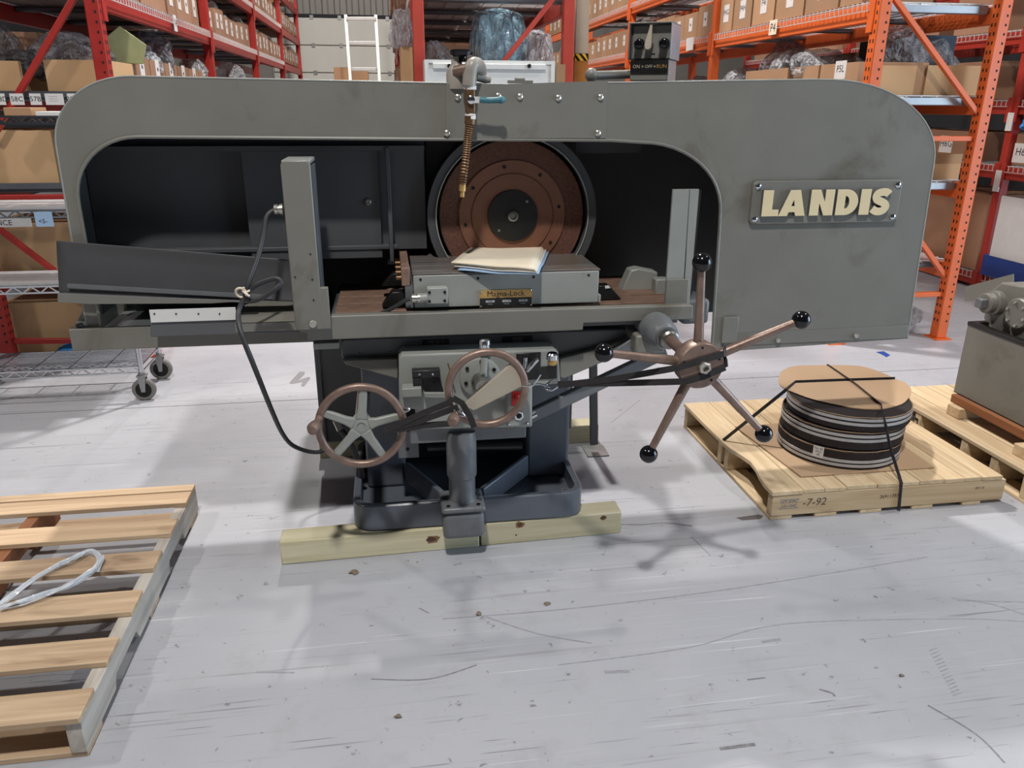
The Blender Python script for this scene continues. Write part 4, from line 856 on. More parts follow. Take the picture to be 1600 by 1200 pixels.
# cardboard under and on the stack
tag(obj('cardboard_sheet', MB().prism([(1.50, 3.06, 0.126), (1.545, 2.545, 0.126), (2.12, 2.545, 0.126), (2.14, 3.08, 0.126)], (0, 0, 0.004)), m_cardb), 'flat square cardboard sheet under the stack of black wheels', 'cardboard')
WX, WY, WR = 1.842, 2.80, 0.243; z = 0.1305
def wheel(z, dx, dy, h, label, bands, paper=False):
    c = Vector((WX + dx, WY + dy, z)); t = thing('banded_wheel', label, 'wheel', c, 'banded abrasive wheels on the pallet')
    obj('wheel_body', MB().lathe(c, (0, 0, 1), [(0.06, 0), (WR - 0.006, 0), (WR, 0.006), (WR, h - 0.006), (WR - 0.006, h), (0.06, h)], 72), m_stack, t)
    for b in bands: obj('silver_band', MB().lathe(c + Vector((0, 0, h * b)), (0, 0, 1), [(WR - 0.001, 0), (WR + 0.0015, 0.001), (WR + 0.0015, 0.012), (WR - 0.001, 0.013)], 72), m_band, t)
    e = MB().torus(c + Vector((0, 0, h - 0.002)), (0, 0, 1), WR - 0.0015, 0.0022, 72, 6)
    e.xf(lambda p: p + Vector((0, 0, 0.002 * noise.noise(p * 40)))); obj('torn_edge', e, M('torn_card', (150, 124, 98), 0.9), t)
    if paper:
        a = R(222); d = Vector((math.cos(a), math.sin(a), 0)); e_ = Vector((-d.y, d.x, 0)); p = c + d * (WR + 0.0022) + Vector((0, 0, h * 0.72))
        mb = MB().obox(p, e_ * 0.021, Vector((0, 0, 0.024)), d * 0.0006, 0)
        for k, s in enumerate(('No 46', '20x2', 'x8')): mb.text(s, p + d * 0.0006 + Vector((0, 0, 0.014 - k * 0.013)), e_, (0, 0, 1), 0.013, 1, depth=0.0005)
        obj('paper_label', mb, [m_paper, m_ink], t)
wheel(z, 0.0, 0.0, 0.079, 'bottom black wheel with silver bands, on the cardboard sheet', (0.13, 0.36), True)
wheel(z + 0.080, 0.008, 0.004, 0.079, 'middle black wheel with silver bands in the strapped stack', (0.46, 0.70))
wheel(z + 0.160, 0.022, 0.0, 0.064, 'top black wheel with silver bands, right under the rounded cardboard', (0.40, 0.70))
zt = z + 0.226
cp = [Pz(u, v, zt + 0.004) for u, v in ((1217, 597), (1219, 583), (1228, 576), (1245, 571.5), (1290, 570.5), (1335, 571), (1358, 575), (1385, 585), (1400, 592.5), (1415, 598), (1424, 609), (1420, 621), (1409, 631), (1385, 637.5), (1370, 639), (1335, 637), (1275, 625), (1240, 613), (1223, 605))]
tag(obj('cardboard_cover', MB().prism(spline(cp, 3, True), (0, 0, -0.004)), m_cardb), 'rounded cardboard cover strapped on top of the black wheels', 'cardboard')
def band(pts, label):
    t = tag(obj('strapping_band', MB().tube(pts, (0.0016, 0.015), flat=(0, 0, 1)), m_strap), label, 'strap', 'strapping over the wheel stack')
band([Pz(1130, 688, 0.125), Pz(1229, 608.5, zt + 0.008), Pz(1243, 597, zt + 0.007), Pz(1320, 594, zt + 0.007), Pz(1398, 591.5, zt + 0.007), Vector((2.20, 3.0, 0.245)), Vector((2.378, 3.02, 0.125)), Vector((2.379, 3.02, 0.02))], 'plastic strap running left to right over the rounded cardboard cover')
def Pcyl(u, v, rr):                                    # where the sight line meets the wheel stack's side
    d = _ray(u, v); ox, oy = CP.x - WX - 0.015, CP.y - WY
    A = d.x ** 2 + d.y ** 2; B = ox * d.x + oy * d.y; Cq = ox * ox + oy * oy - rr * rr; q = max(0, B * B - A * Cq)
    return CP + d * ((-B - math.sqrt(q)) / A)
a = Pz(1378, 634, zt + 0.008); sd = [Pcyl(u, v, WR + 0.014) for u, v in ((1379, 642), (1384, 665), (1389, 690), (1393, 706))]
band([Vector((1.93, PY1 + 0.006, 0.12)), Pz(1294, 571, zt + 0.006), Pz(1335, 599, zt + 0.008), a] + sd + [ Vector((Py(1407, 761, PY0 - 0.006).x, PY0 - 0.006, 0.126)), Vector((Py(1404, 797, PY0 - 0.006).x, PY0 - 0.006, 0.008))], 'plastic strap running front to back over the cardboard cover and down the pallet front')

# ---- second right pallet with the coolant tank
QX0, QX1, QY0, QY1 = 2.455, 3.45, 2.42, 3.42
t = thing('wooden_pallet', 'pine pallet under the grey coolant tank at the right edge', 'pallet', (2.9, 2.9, 0))
for y0, y1 in ((QY0, QY0 + 0.04), (2.60, 2.64), (2.78, 2.82), (3.10, 3.14), (QY1 - 0.04, QY1)):
    obj('stringer', MB().box(QX0, QX1, y0, y1, 0.0165, 0.115), m_pal_x, t, bevel=0.003)
x = QX0 - 0.004
for k in range(8):
    board('deck_board', x, x + 0.120, QY0 - 0.004, QY1 + 0.004, 0.116, 0.134, m_pal_y, t); x += 0.126
for x0 in (QX0, 2.75, 3.05, 3.34): board('bottom_board', x0, x0 + 0.10, QY0, QY1, 0.0, 0.0155, m_pal_y, t)
TX = 2.665; zb = 0.225
tag(obj('wood_block', MB().box(2.55, 2.80, 2.98, 3.06, 0.135, 0.184), m_pal_x, bevel=0.003), 'pale wood block under the far end of the brown beam', 'wood block')
tag(obj('wood_block', MB().box(2.52, 2.95, 2.52, 2.61, 0.135, 0.184), m_pal_x, bevel=0.003), 'pale wood block under the near end of the brown beam', 'wood block')
tag(obj('wood_beam', MB().box(2.575, 2.66, 2.42, 3.08, 0.185, 0.224), m_wood_b, bevel=0.003), 'brown wooden beam lying along the left side under the coolant tank', 'wood beam')
t = thing('coolant_tank', 'grey coolant tank with gear pump on top, at the right edge', 'tank', (3.0, 2.7, zb))
TZ = 0.565; TY0, TY1 = 2.2, 3.10; TX0 = 2.60; TX1 = 3.40
mb = MB()
for bx in ((TX0, TX0 + 0.006, TY0, TY1), (TX1 - 0.006, TX1, TY0, TY1), (TX0 + 0.006, TX1 - 0.006, TY0, TY0 + 0.006), (TX0 + 0.006, TX1 - 0.006, TY1 - 0.006, TY1)): mb.box(*bx, zb, TZ)
mb.box(TX0, TX1, TY0, TY1, zb, zb + 0.006)
obj('tank_body', mb, m_paint, t, bevel=0.0015)
obj('tank_rim', MB().box(TX0 - 0.003, TX0 + 0.03, TY0, TY1, TZ - 0.012, TZ + 0.006), m_blackp, t, bevel=0.002)
obj('tank_rim', MB().box(TX0 + 0.03, TX1, TY1 - 0.03, TY1, TZ - 0.012, TZ + 0.006), m_blackp, t, bevel=0.002)
px_ = 2.68; dy_ = 0.09
gb = obj('pump_case', MB().prism([(px_, y + dy_, z) for y, z in ((2.45, 0.50), (2.95, 0.50), (3.02, 0.58), (3.02, 0.70), (2.96, 0.76), (2.80, 0.775), (2.50, 0.76), (2.42, 0.66))], (0.22, 0, 0)), m_paint, t, bevel=0.01, seg=3)
c = Vector((px_ + 0.001, 3.045, 0.668))
obj('pump_boss', MB().lathe(c, (-1, 0.0, 0), [(0.055, 0), (0.055, 0.03), (0.045, 0.034), (0.045, 0.062), (0.040, 0.066)], 28), m_paint, t)
obj('square_plug', MB().bar(c + Vector((-0.066, 0, 0)), c + Vector((-0.098, 0, 0)), 0.042, 0.042), m_cast, t, bevel=0.004)
c = Vector((px_ + 0.001, 2.90, 0.655)); cv_ = obj('bearing_cap', MB().lathe(c, (-1, 0, 0), [(0.068, 0), (0.068, 0.02), (0.062, 0.026)], 32), m_paint, t)
for k in range(6):
    q = R(60 * k + 15); obj('cap_bolt', MB().cyl(c + Vector((-0.026, math.cos(q) * 0.05, math.sin(q) * 0.05)), c + Vector((-0.034, math.cos(q) * 0.05, math.sin(q) * 0.05)), 0.007, n=6), m_zinc, cv_)
obj('pump_screw', MB().cyl((2.73, 2.93, 0.768), (2.73, 2.93, 0.785), 0.006, n=8), m_zinc, t)
obj('splash_plate', MB().prism([Px(1508, 471, 2.74), Px(1508, 448, 2.74), Px(1583, 428, 2.74), Px(1583, 452, 2.74)], (0.004, 0, 0)), m_paint, t)
# ---- small things on the floor
mb = MB()
for pl in ([(452, 598), (468, 581), (476, 581), (476, 585), (466, 594), (483, 589), (485, 591), (475, 604), (470, 603), (473, 597), (455, 600)],):
    mb.prism([Pz(u, v, 0.0004) for u, v in pl], (0, 0, 0.0006))
tag(obj('floor_mark', mb, M('grey_floor_mark', (128, 126, 128), 0.8)), 'flat grey figure on the floor left of the machine', 'floor mark')  # flat grey figure laid on the slab
tag(obj('tape_scrap', MB().prism([Pz(u, v, 0.0006) for u, v in ((1369, 550), (1381, 549), (1391, 555), (1385, 558), (1378, 554))], (0, 0, 0.0008)), m_bluep), 'small scrap of blue tape on the floor under the hood', 'tape')
for u, v, s, lb in ((553, 895, 0.018, 'brown leaf crumb on the floor below the left timber'), (856, 944, 0.014, 'curled dark leaf crumb on the floor at the centre'), (748, 960, 0.014, 'brown flake on the floor left of the curled leaf crumb'), (622, 1121, 0.011, 'dark crumb on the floor near the lower left of the view'), (1408, 1056, 0.008, 'tiny dark crumb on the floor at the lower right')):
    random.seed(u); c = Pz(u, v, 0.001); n = 9
    mb = MB().prism([c + Vector((math.cos(2 * math.pi * i / n) * s * random.uniform(0.5, 1.3), math.sin(2 * math.pi * i / n) * s * random.uniform(0.3, 0.9), random.uniform(0, 0.004))) for i in range(n)], (0, 0, 0.002))
    tag(obj('floor_debris', mb, M('debris_brown', (118, 104, 88), 0.9, var=0.3, scale=80)), lb, 'debris')
tag(obj('oil_stain', MB().prism([Pz(u, v, 0.0003) for u, v in ((1150, 809), (1185, 804), (1193, 806), (1188, 811), (1160, 813))], (0, 0, 0.0005)), M('oil_stain', (104, 98, 96), 0.6)), 'dark oil stain on the floor left of the numbered pallet front', 'stain')
# ================================================================ pallet racks and what stands on them
ORD = ['first', 'second', 'third', 'fourth', 'fifth', 'sixth', 'seventh', 'eighth', 'ninth', 'tenth', 'eleventh', 'twelfth']
PW = 0.075
def post_mesh(mb, x, y, z1, inward, mi=0):             # an open column section: web towards the aisle and two returns
    mb.box(x, x + PW, y, y + PW, 0.008, z1, mi); return mb
def deck_mesh(x0, x1, y0, y1, z, face, flange=True):
    mb = MB(); w = 0.0028
    y = y0 + 0.02
    while y < y1 - 0.01:
        mb.box(x0, x1, y - w, y + w, z - w, z + w)
        if flange: mb.box(face - w, face + w, y - w, y + w, z - 0.05, z)
        y += 0.052
    n = 8
    for k in range(n + 1): xx = x0 + (x1 - x0) * k / n; mb.box(xx - w, xx + w, y0, y1, z - 3 * w, z - w)
    if flange: mb.box(face - w, face + w, y0, y1, z - 0.053, z - 0.048)
    return mb
def rack(label, xa, xb, ys, tops, z1, mt, bm, near_holes=True, aisle=-1, first_tops=None, end_channel=True, foot=0.0):
    """xa: aisle face, xb: back face; ys: near faces of the uprights; tops: heights of the beam tops"""
    x0, x1 = min(xa, xb), max(xa, xb)
    t = thing('pallet_rack', label, 'rack', (xa, ys[0], 0))
    for i, y in enumerate(ys):
        for xx in (x0, x1 - PW):
            p = obj('upright_post', post_mesh(MB(), xx, y, z1, 0), mt, t, bevel=0.006)
            if i == 0 and near_holes:
                h = MB(); z = 0.12
                while z < z1 - 0.05:
                    h.box(xx + PW * 0.62, xx + PW * 0.76, y - 0.0012, y + 0.001, z, z + 0.013)
                    for dy in (0.022, 0.052):
                        if aisle < 0: h.box(xx - 0.0012, xx + 0.001, y + dy - 0.005, y + dy + 0.005, z, z + 0.02)
                        else: h.box(xx + PW - 0.001, xx + PW + 0.0012, y + dy - 0.005, y + dy + 0.005, z, z + 0.02)
                    z += 0.0508
                obj('punched_holes', h, m_dark, p, kind='stuff')
            if i < 2: obj('foot_plate', MB().box(xx - 0.02, xx + PW + 0.02, y - 0.03, y + PW + 0.03, 0.0, 0.0075), mt, t)
    for i in range(len(ys) - 1):
        ya, yb = ys[i] + PW, ys[i + 1]
        for zt in (tops if not (i == 0 and first_tops) else first_tops):
            for xx in (x0 + 0.008, x1 - 0.058):
                obj('beam', MB().box(xx, xx + 0.05, ya, yb, zt - 0.10, zt), bm, t, bevel=0.004)
            for yy in (ya, yb - 0.02):
                xx = xa + (0.0 if aisle < 0 else 0.0); s = 1 if aisle > 0 else -1
                obj('beam_connector', MB().box(xa - 0.002 * 0, xa + s * 0.008, yy - (0.03 if yy == ya else 0), yy + 0.03, zt - 0.16, zt + 0.03), bm, t, bevel=0.002)
            if i < 3:
                f = xa + (0.011 if aisle > 0 else -0.011)
                obj('wire_deck', deck_mesh(x0 + 0.01, x1 - 0.01, ya + 0.02, yb - 0.02, zt + 0.012, f), m_wire, t, kind='stuff')
                for k in range(4):
                    yy = ya + 0.03 + (yb - ya - 0.16) * k / 3
                    obj('deck_channel', MB().box(x0 + 0.06, x1 - 0.06, yy, yy + 0.10 if k == 0 else yy + 0.06, zt - 0.035, zt - 0.002), m_galvd, t, bevel=0.01)
    return t
def brace(t, y, p, q, mt, w=0.035): return obj('brace', MB().bar(Vector((p[0], y + PW / 2, p[1])), Vector((q[0], y + PW / 2, q[1])), 0.03, w, up=(0, 1, 0)), mt, t, bevel=0.003)

_cm = {}
def carton(x0, x1, y0, y1, z0, h, label, mt, face=None, text=None, group=None, lab=None, size=0.06, rot=0.0, open_=True):
    """an open-topped parts carton; face: which side carries the paper label"""
    dx, dy = x1 - x0, y1 - y0; key = (round(dx, 3), round(dy, 3), round(h, 3), mt.name, open_)
    c = Vector(((x0 + x1) / 2, (y0 + y1) / 2, z0))
    if key not in _cm:
        mb = MB(); th = 0.005; a, b = dx / 2, dy / 2
        if open_:
            mb.box(-a, a, -b, -b + th, 0, h); mb.box(-a, a, b - th, b, 0, h); mb.box(-a, -a + th, -b + th, b - th, 0, h); mb.box(a - th, a, -b + th, b - th, 0, h); mb.box(-a + th, a - th, -b + th, b - th, 0, h * 0.55)
        else:
            mb.box(-a, a, -b, b, 0, h); mb.box(-0.025, 0.025, -b - 0.0006, b + 0.0006, h * 0.75, h + 0.0008)
        _cm[key] = mesh_of('carton', mb, mt, 0, Vector((0, 0, 0)))[0]
    o = bpy.data.objects.new('carton', _cm[key]); COL.objects.link(o); o.location = c; WL[o.name] = c; o['kind_of'] = 'box'; del o['kind_of']
    tag(o, label, 'carton', group)
    if face:
        if face == 'x+': p, ri = Vector((x1 + 0.0008, c.y, z0 + h * 0.55)), Vector((0, 1, 0))
        elif face == 'x-': p, ri = Vector((x0 - 0.0008, c.y, z0 + h * 0.55)), Vector((0, -1, 0))
        else: p, ri = Vector((c.x, y0 - 0.0008, z0 + h * 0.5)), Vector((1, 0, 0))
        if lab: p += ri * lab[0] + Vector((0, 0, lab[1]))
        nn = ri.cross(Vector((0, 0, 1))); wd_, hg = (lab[2], lab[3]) if lab and len(lab) > 2 else (0.085, 0.11)
        mb = MB().obox(p, ri * wd_ / 2, Vector((0, 0, hg / 2)), nn * 0.0006)
        if text: mb.text(text, p + nn * 0.0007 + Vector((0, 0, hg * 0.05)), ri, (0, 0, 1), size, 1, depth=0.0005)
        else:
            for k, (a, b) in enumerate(((-0.22, 0.1), (0.1, 0.2))): mb.obox(p + ri * wd_ * (a + b) / 2 + Vector((0, 0, 0.0)) + nn * 0.0009, ri * wd_ * (b - a) * 0.32, Vector((0, 0, hg * 0.09)), nn * 0.0002, 1)
        obj('paper_label', mb, [m_paper, m_ink], o, smooth=0)
    return o
_bag = {}
def bag(loc, sx, sy, sz, label, mt=None, seed=0, rot=0.0, kind='poly_bag', cat='bag'):
    key = seed % 5 if seed < 10 else seed
    if key not in _bag:
        bm = bmesh.new(); bmesh.ops.create_icosphere(bm, subdivisions=4, radius=1.0)
        for v in bm.verts:
            p = v.co.copy(); q = p * 1.15 + Vector((key * 7.1, key * 3.3, 0))
            if seed >= 10:                                  # upright sack: squarish body, pinched open top
                g = max(abs(p.x), abs(p.y), abs(p.z)); b = p.lerp(p / g, 0.62); fl = 1 + 0.05 * noise.noise(q * 3)
                v.co = Vector((b.x * fl * (1 - 0.12 * max(0, b.z)), b.y * fl * (1 - 0.35 * max(0, b.z)), b.z + 0.05 * noise.noise(q * 4)))
                continue
            cr = 1 - 2 * abs(noise.noise(q * 1.9))
            r = 1 + 0.30 * noise.noise(q) + 0.13 * cr + 0.03 * noise.noise(q * 6)
            v.co = p * r; v.co.z = max(v.co.z, -0.7)
            if p.z > 0.3: v.co.z += 0.5 * max(0, noise.noise(Vector((p.x * 2.2, p.y * 2.2, key * 5.0)))) * (p.z - 0.3)
        me = bpy.data.meshes.new('poly_bag'); bm.to_mesh(me); bm.free()
        zm = min(v.co.z for v in me.vertices)
        for v in me.vertices: v.co.z -= zm
        _bag[key] = me
    me = _bag[key]
    mt = mt or m_bag; kk = (key, mt.name)
    if kk not in _bag:
        m2 = me.copy(); m2.materials.clear(); m2.materials.append(mt); _bag[kk] = m2
    o = bpy.data.objects.new(kind, _bag[kk]); COL.objects.link(o); o.location = loc; o.scale = (sx / 2, sy / 2, sz / 2); o.rotation_euler = (0, 0, rot)
    return tag(o, label, cat)

# ---------------------------------------------------------------- left red rack
LY = [4.93, 7.86, 10.60, 13.34, 16.08]; LT = [0.51, 1.03, 1.53, 2.075, 2.585, 3.10]
LX, LB = -1.50, -2.38
lr = rack('long red pallet rack full of small cartons at the left, running into the distance', LX, LB, LY, LT, 4.2, m_red, m_red, aisle=1)
def P2(u, v, y): p = Py(u, v, y); return (p.x, p.z)
yb = LY[0]
brace(lr, yb, P2(112, -5, yb), P2(-10, 205, yb), m_red); brace(lr, yb, (LB + PW, 0.977), (LX - PW, 0.977), m_red); brace(lr, yb, P2(-60, 318, yb), P2(100, 440, yb), m_red); brace(lr, yb, (LB + PW, 0.12), (LX - PW, 0.10), m_red)
brace(lr, yb, (LB + PW, 2.5), (LX - PW, 2.5), m_red)
obj('aisle_base_beam', MB().box(LX - 0.03, LX + 0.0, LY[0] + 0.10, LY[1], 0.02, 0.17), m_redor, lr, bevel=0.003)
obj('beam_tag', MB().box(LX + 0.0005, LX + 0.002, 5.15, 5.75, 0.08, 0.15).text('N.A.', (LX + 0.002, 5.4, 0.115), (0, 1, 0), (0, 0, 1), 0.07, 1, depth=0.0006), [m_paper, m_ink], lr)
p = Px(274, 40, LX + 0.012); obj('beam_tag', MB().box(LX + 0.012, LX + 0.014, p.y - 0.045, p.y + 0.045, 1.985, 2.095).text('Y4', (LX + 0.014, p.y, 2.04), (0, 1, 0), (0, 0, 1), 0.075, 1, depth=0.0006), [m_paper, m_ink], lr)
# cards hanging on the deck end at the near frame
zc = Py(60, 155, 4.9).z
for u0, u1, tx in ((-6, 10, '58D'), (14, 39, '58C'), (45, 66, '57B'), (69, 101, ''), (104, 123, '29D')):
    a, b = Py(u0, 146, 4.915), Py(u1, 164, 4.915)
    mb = MB().box(a.x, b.x, 4.915, 4.917, b.z, a.z)
    if tx: mb.text(tx, ((a.x + b.x) / 2, 4.915, (a.z + b.z) / 2), (1, 0, 0), (0, 0, 1), 0.037, 1, depth=0.0006)
    else:
        for k in range(3): mb.box(a.x + 0.02, b.x - 0.03, 4.9144, 4.915, b.z + 0.018 + k * 0.012, b.z + 0.021 + k * 0.012, 2)
    obj('location_card', mb, [m_paper, m_ink, m_band], lr)
for z in (0.52, 1.04, 1.54): obj('deck_edge', MB().box(LB + 0.08, LX - 0.08, 5.0, 5.03, z - 0.02, z + 0.012), m_galvd, lr)
bays = ['nearest', 'second', 'third', 'farthest']; lev = {2.10: 'lower shelf', 2.61: 'middle shelf', 3.12: 'top shelf'}
rng = random.Random(11)
for i in range(4):
    for z in (2.10, 2.61, 3.12):
        if z == 3.12 and i < 1: continue
        if z == 2.61 and i < 1: continue
        y = LY[i] + PW + 0.05; k = 0
        while y < LY[i + 1] - 0.30 and k < 9:
            w_ = rng.choice((0.26, 0.3, 0.34)); h = rng.choice((0.20, 0.22, 0.24))
            if rng.random() > 0.05 or z == 2.10:
                carton(LX - 0.50, LX - 0.035 + rng.choice((0, 0.01)), y, y + w_ - 0.012, z, h, f'{ORD[k]} carton from the near end, {bays[i]} bay, {lev[z]}, left red rack', m_cartonr, 'x+', None, 'cartons on the left red rack', (0, 0, 0.10, 0.13) if rng.random() < 0.8 else None)
                if rng.random() < 0.22: bag((LX - 0.22, y + 0.15, z + h * 0.6), 0.3, 0.26, 0.22, f'clear bag in the {ORD[k]} carton, {bays[i]} bay, {lev[z]}, left red rack', m_bag, rng.randrange(5), rng.random() * 6)
            y += w_; k += 1
# stock at the back of the nearest bays closes off the view through the rack
for i, z, nm in ((0, 1.55, 'lower'), (0, 2.10, 'upper'), (1, 2.10, 'lower'), (1, 2.61, 'upper')):
    carton(LB + 0.02, LX - 0.54, LY[i] + PW + 0.5, LY[i + 1] - 0.1, z, 0.34, f'long brown carton at the back of the {bays[i]} bay, {nm} shelf, left red rack', m_cartonr, open_=False)
# nearest bay, shelf just over the hood edge
a = Py(68, 93, 5.03); b = Py(192, 144, 5.03)
carton(a.x, LX - 0.03, 5.02, 5.5, 1.551, a.z - 1.551, 'large open carton at the left rack end, right of the dark gap', m_cartonl)
carton(a.x - 0.62, a.x - 0.13, 5.02, 5.5, 1.551, a.z - 1.56, 'large open carton at the left picture edge, behind the red diagonal brace', m_cartonl)
for k in range(6):
    y = 5.52 + k * 0.37
    carton(LX - 0.5, LX - 0.03, y, y + 0.355, 1.551, 0.215 - 0.004 * k, f'{ORD[k]} labelled carton behind the large end carton, just over the hood at left', m_cartonr, 'x+', None, 'cartons level with the hood top', (0, 0.04, 0.10, 0.12))
zt = a.z - 0.03
bag((-1.80, 5.26, zt - 0.08), 0.42, 0.32, 0.28, 'grey bag with paper slips in the large end carton of the left rack', m_bagg, 1, 0.4)
bag((-2.0, 5.15, zt - 0.06), 0.20, 0.2, 0.16, 'dark bundle at the left lip of the large end carton', m_rubber, 2, 0.9, 'wrapped_bundle', 'bundle')
bag((-2.22, 5.28, zt - 0.10), 0.26, 0.3, 0.40, 'tall hazy bag standing in the left edge carton behind the red brace', m_bagg, 3, 1.2)
mb = MB().prism([(-1.62, 5.45, 1.72), (-1.47, 5.53, 1.72), (-1.44, 5.53, 1.83), (-1.56, 5.46, 1.93), (-1.65, 5.44, 1.86)], (-0.02, 0.05, 0))
tag(obj('foam_pack', mb, m_green, bevel=0.004), 'olive green folded packet standing in a carton right of the red left post', 'packet')
bag((-1.70, 6.15, 1.68), 0.34, 0.30, 0.24, 'shiny clear bag on the left rack right of the olive packet', m_bag, 0, 0.2)
bag((-1.72, 6.55, 1.66), 0.34, 0.4, 0.34, 'dark crumpled bag on the left rack behind the shiny clear bag', m_bagg, 4, 1.0)
bag((-1.62, 7.55, 1.66), 0.22, 0.22, 0.2, 'small white bag beside the second upright of the left rack', m_bag, 2, 0.7)
bag((-1.62, 9.3, 1.66), 0.3, 0.3, 0.26, 'clear bag low in the second bay of the left rack above the hood', m_bag, 3, 0.1)
# lower cartons seen left of the hood
for (uR, vT, vB), z, lb in (((78, 204, 298), 1.048, 'big tan carton on the upper shelf at the left edge, with wire shadows on it'), ((112, 348, 440), 0.528, 'big tan carton on the middle shelf at the left edge behind the sloping red brace'), ((150, 470, 550), 0.012, 'big tan carton standing lowest in the left rack behind the wire cart')):
    p = Py(uR, vT, 5.06); carton(-2.37, min(p.x, -1.6), 5.06, 5.55, z, p.z - z, lb, m_cartonl, open_=False)
    carton(min(p.x, -1.6) + 0.02, LX - 0.09, 5.08, 5.5, z, p.z - z - 0.02, lb.split(' at ')[0].split(' standing')[0].replace('big tan carton', 'narrow carton right of the big tan carton') + (' standing lowest in the left rack' if z < 0.1 else ' of the left rack'), m_cartonr, open_=False)
bag(Pz(122, 553, 0.012) , 0.20, 0.12, 0.075, 'crumpled blue nitrile glove lying at the foot of the left rack', m_glove, 1, 0.2, 'glove', 'glove')

# ---------------------------------------------------------------- chrome wire cart in front of it
t = thing('wire_shelf_cart', 'chrome wire shelving cart on grey casters at the left edge', 'cart', (-1.75, 4.3, 0))
cx0, cx1, cy0, cy1 = -2.24, -1.335, 4.14, 4.48
for xx in (cx0, cx1):
    for yy in (cy0, cy1):
        obj('cart_post', MB().cyl((xx, yy, 0.142), (xx, yy, 1.43), 0.0128), m_chrome, t)
        ca = obj('caster_fork', MB().prism([(xx - 0.02, yy - 0.022, 0.135), (xx + 0.02, yy - 0.022, 0.135), (xx + 0.010, yy - 0.022, 0.050), (xx - 0.010, yy - 0.022, 0.050)], (0, 0.006, 0)).prism([(xx - 0.02, yy + 0.016, 0.135), (xx + 0.02, yy + 0.016, 0.135), (xx + 0.010, yy + 0.016, 0.050), (xx - 0.010, yy + 0.016, 0.050)], (0, 0.006, 0)).box(xx - 0.024, xx + 0.024, yy - 0.024, yy + 0.024, 0.134, 0.142).cyl((xx, yy, 0.142), (xx, yy, 0.156), 0.016), m_galv, t)
        obj('caster_wheel', MB().lathe((xx, yy - 0.0135, 0.061), (0, 1, 0), [(0.040, 0), (0.055, 0), (0.0605, 0.005), (0.0605, 0.022), (0.055, 0.027), (0.040, 0.027)], 28, 0).cyl((xx, yy - 0.0150, 0.061), (xx, yy + 0.0150, 0.061), 0.041, n=24, mi=1), [m_caster, m_dark], t)
def wire_shelf(z):
    mb = MB(); r = 0.0032
    for yy in (cy0, cy1):
        for zz in (z, z - 0.032): mb.box(cx0, cx1, yy - r * 1.3, yy + r * 1.3, zz - r * 1.3, zz + r * 1.3)
        n = 22
        for k in range(n):
            xa, xb = cx0 + (cx1 - cx0) * k / n, cx0 + (cx1 - cx0) * (k + 1) / n
            mb.bar((xa, yy, z if k % 2 else z - 0.032), (xb, yy, z - 0.032 if k % 2 else z), 2 * r, 2 * r, up=(0, 1, 0))
    for xx in (cx0, cx1):
        for zz in (z, z - 0.032): mb.box(xx - r, xx + r, cy0, cy1, zz - r, zz + r)
    for k in range(1, 14): yy = cy0 + (cy1 - cy0) * k / 14; mb.box(cx0, cx1, yy - 0.0024, yy + 0.0024, z - 0.001, z + 0.0035)
    for k in range(1, 5): xx = cx0 + (cx1 - cx0) * k / 5; mb.box(xx - 0.003, xx + 0.003, cy0, cy1, z - 0.0065, z - 0.001)
    return mb
for z in (0.185, 0.628, 1.0, 1.43): obj('wire_shelf', wire_shelf(z), m_chrome, t, kind='stuff')
for z in (0.6325, 1.0045):
    obj('shelf_liner', MB().box(cx0 + 0.02, cx1 - 0.02, cy0 + 0.01, cy1 - 0.01, z, z + 0.012), m_band, t)
obj('shelf_card', MB().box(-2.05, -1.72, 4.130, 4.134, 0.925, 0.965).text('REFERENCE', (-1.90, 4.130, 0.945), (1, 0, 0), (0, 0, 1), 0.036, 1, depth=0.0006), [m_band, m_ink], t)
obj('shelf_card', MB().box(-1.70, -1.62, 4.126, 4.1295, 0.925, 0.995).text('<5-', (-1.665, 4.126, 0.95), (1, 0, 0), (0, 0, 1), 0.03, 1, depth=0.0006), [m_paperb, m_ink], t)
rng = random.Random(4)
for k, (cc, lb) in enumerate(((m_paper, 'white'), (m_redor, 'red'), (m_blackp, 'black'), (m_carton, 'brown'), (m_paper, 'second white'), (m_darkbox, 'dark blue'))):
    xx = -2.2 + k * 0.14
    tag(obj('flat_packet', MB().box(xx, xx + 0.12, 4.17 + rng.random() * 0.05, 4.40, 1.434, 1.446 + rng.random() * 0.03), cc, bevel=0.002), f'{lb} flat packet on the top shelf of the wire cart', 'packet', 'packets on the wire cart')

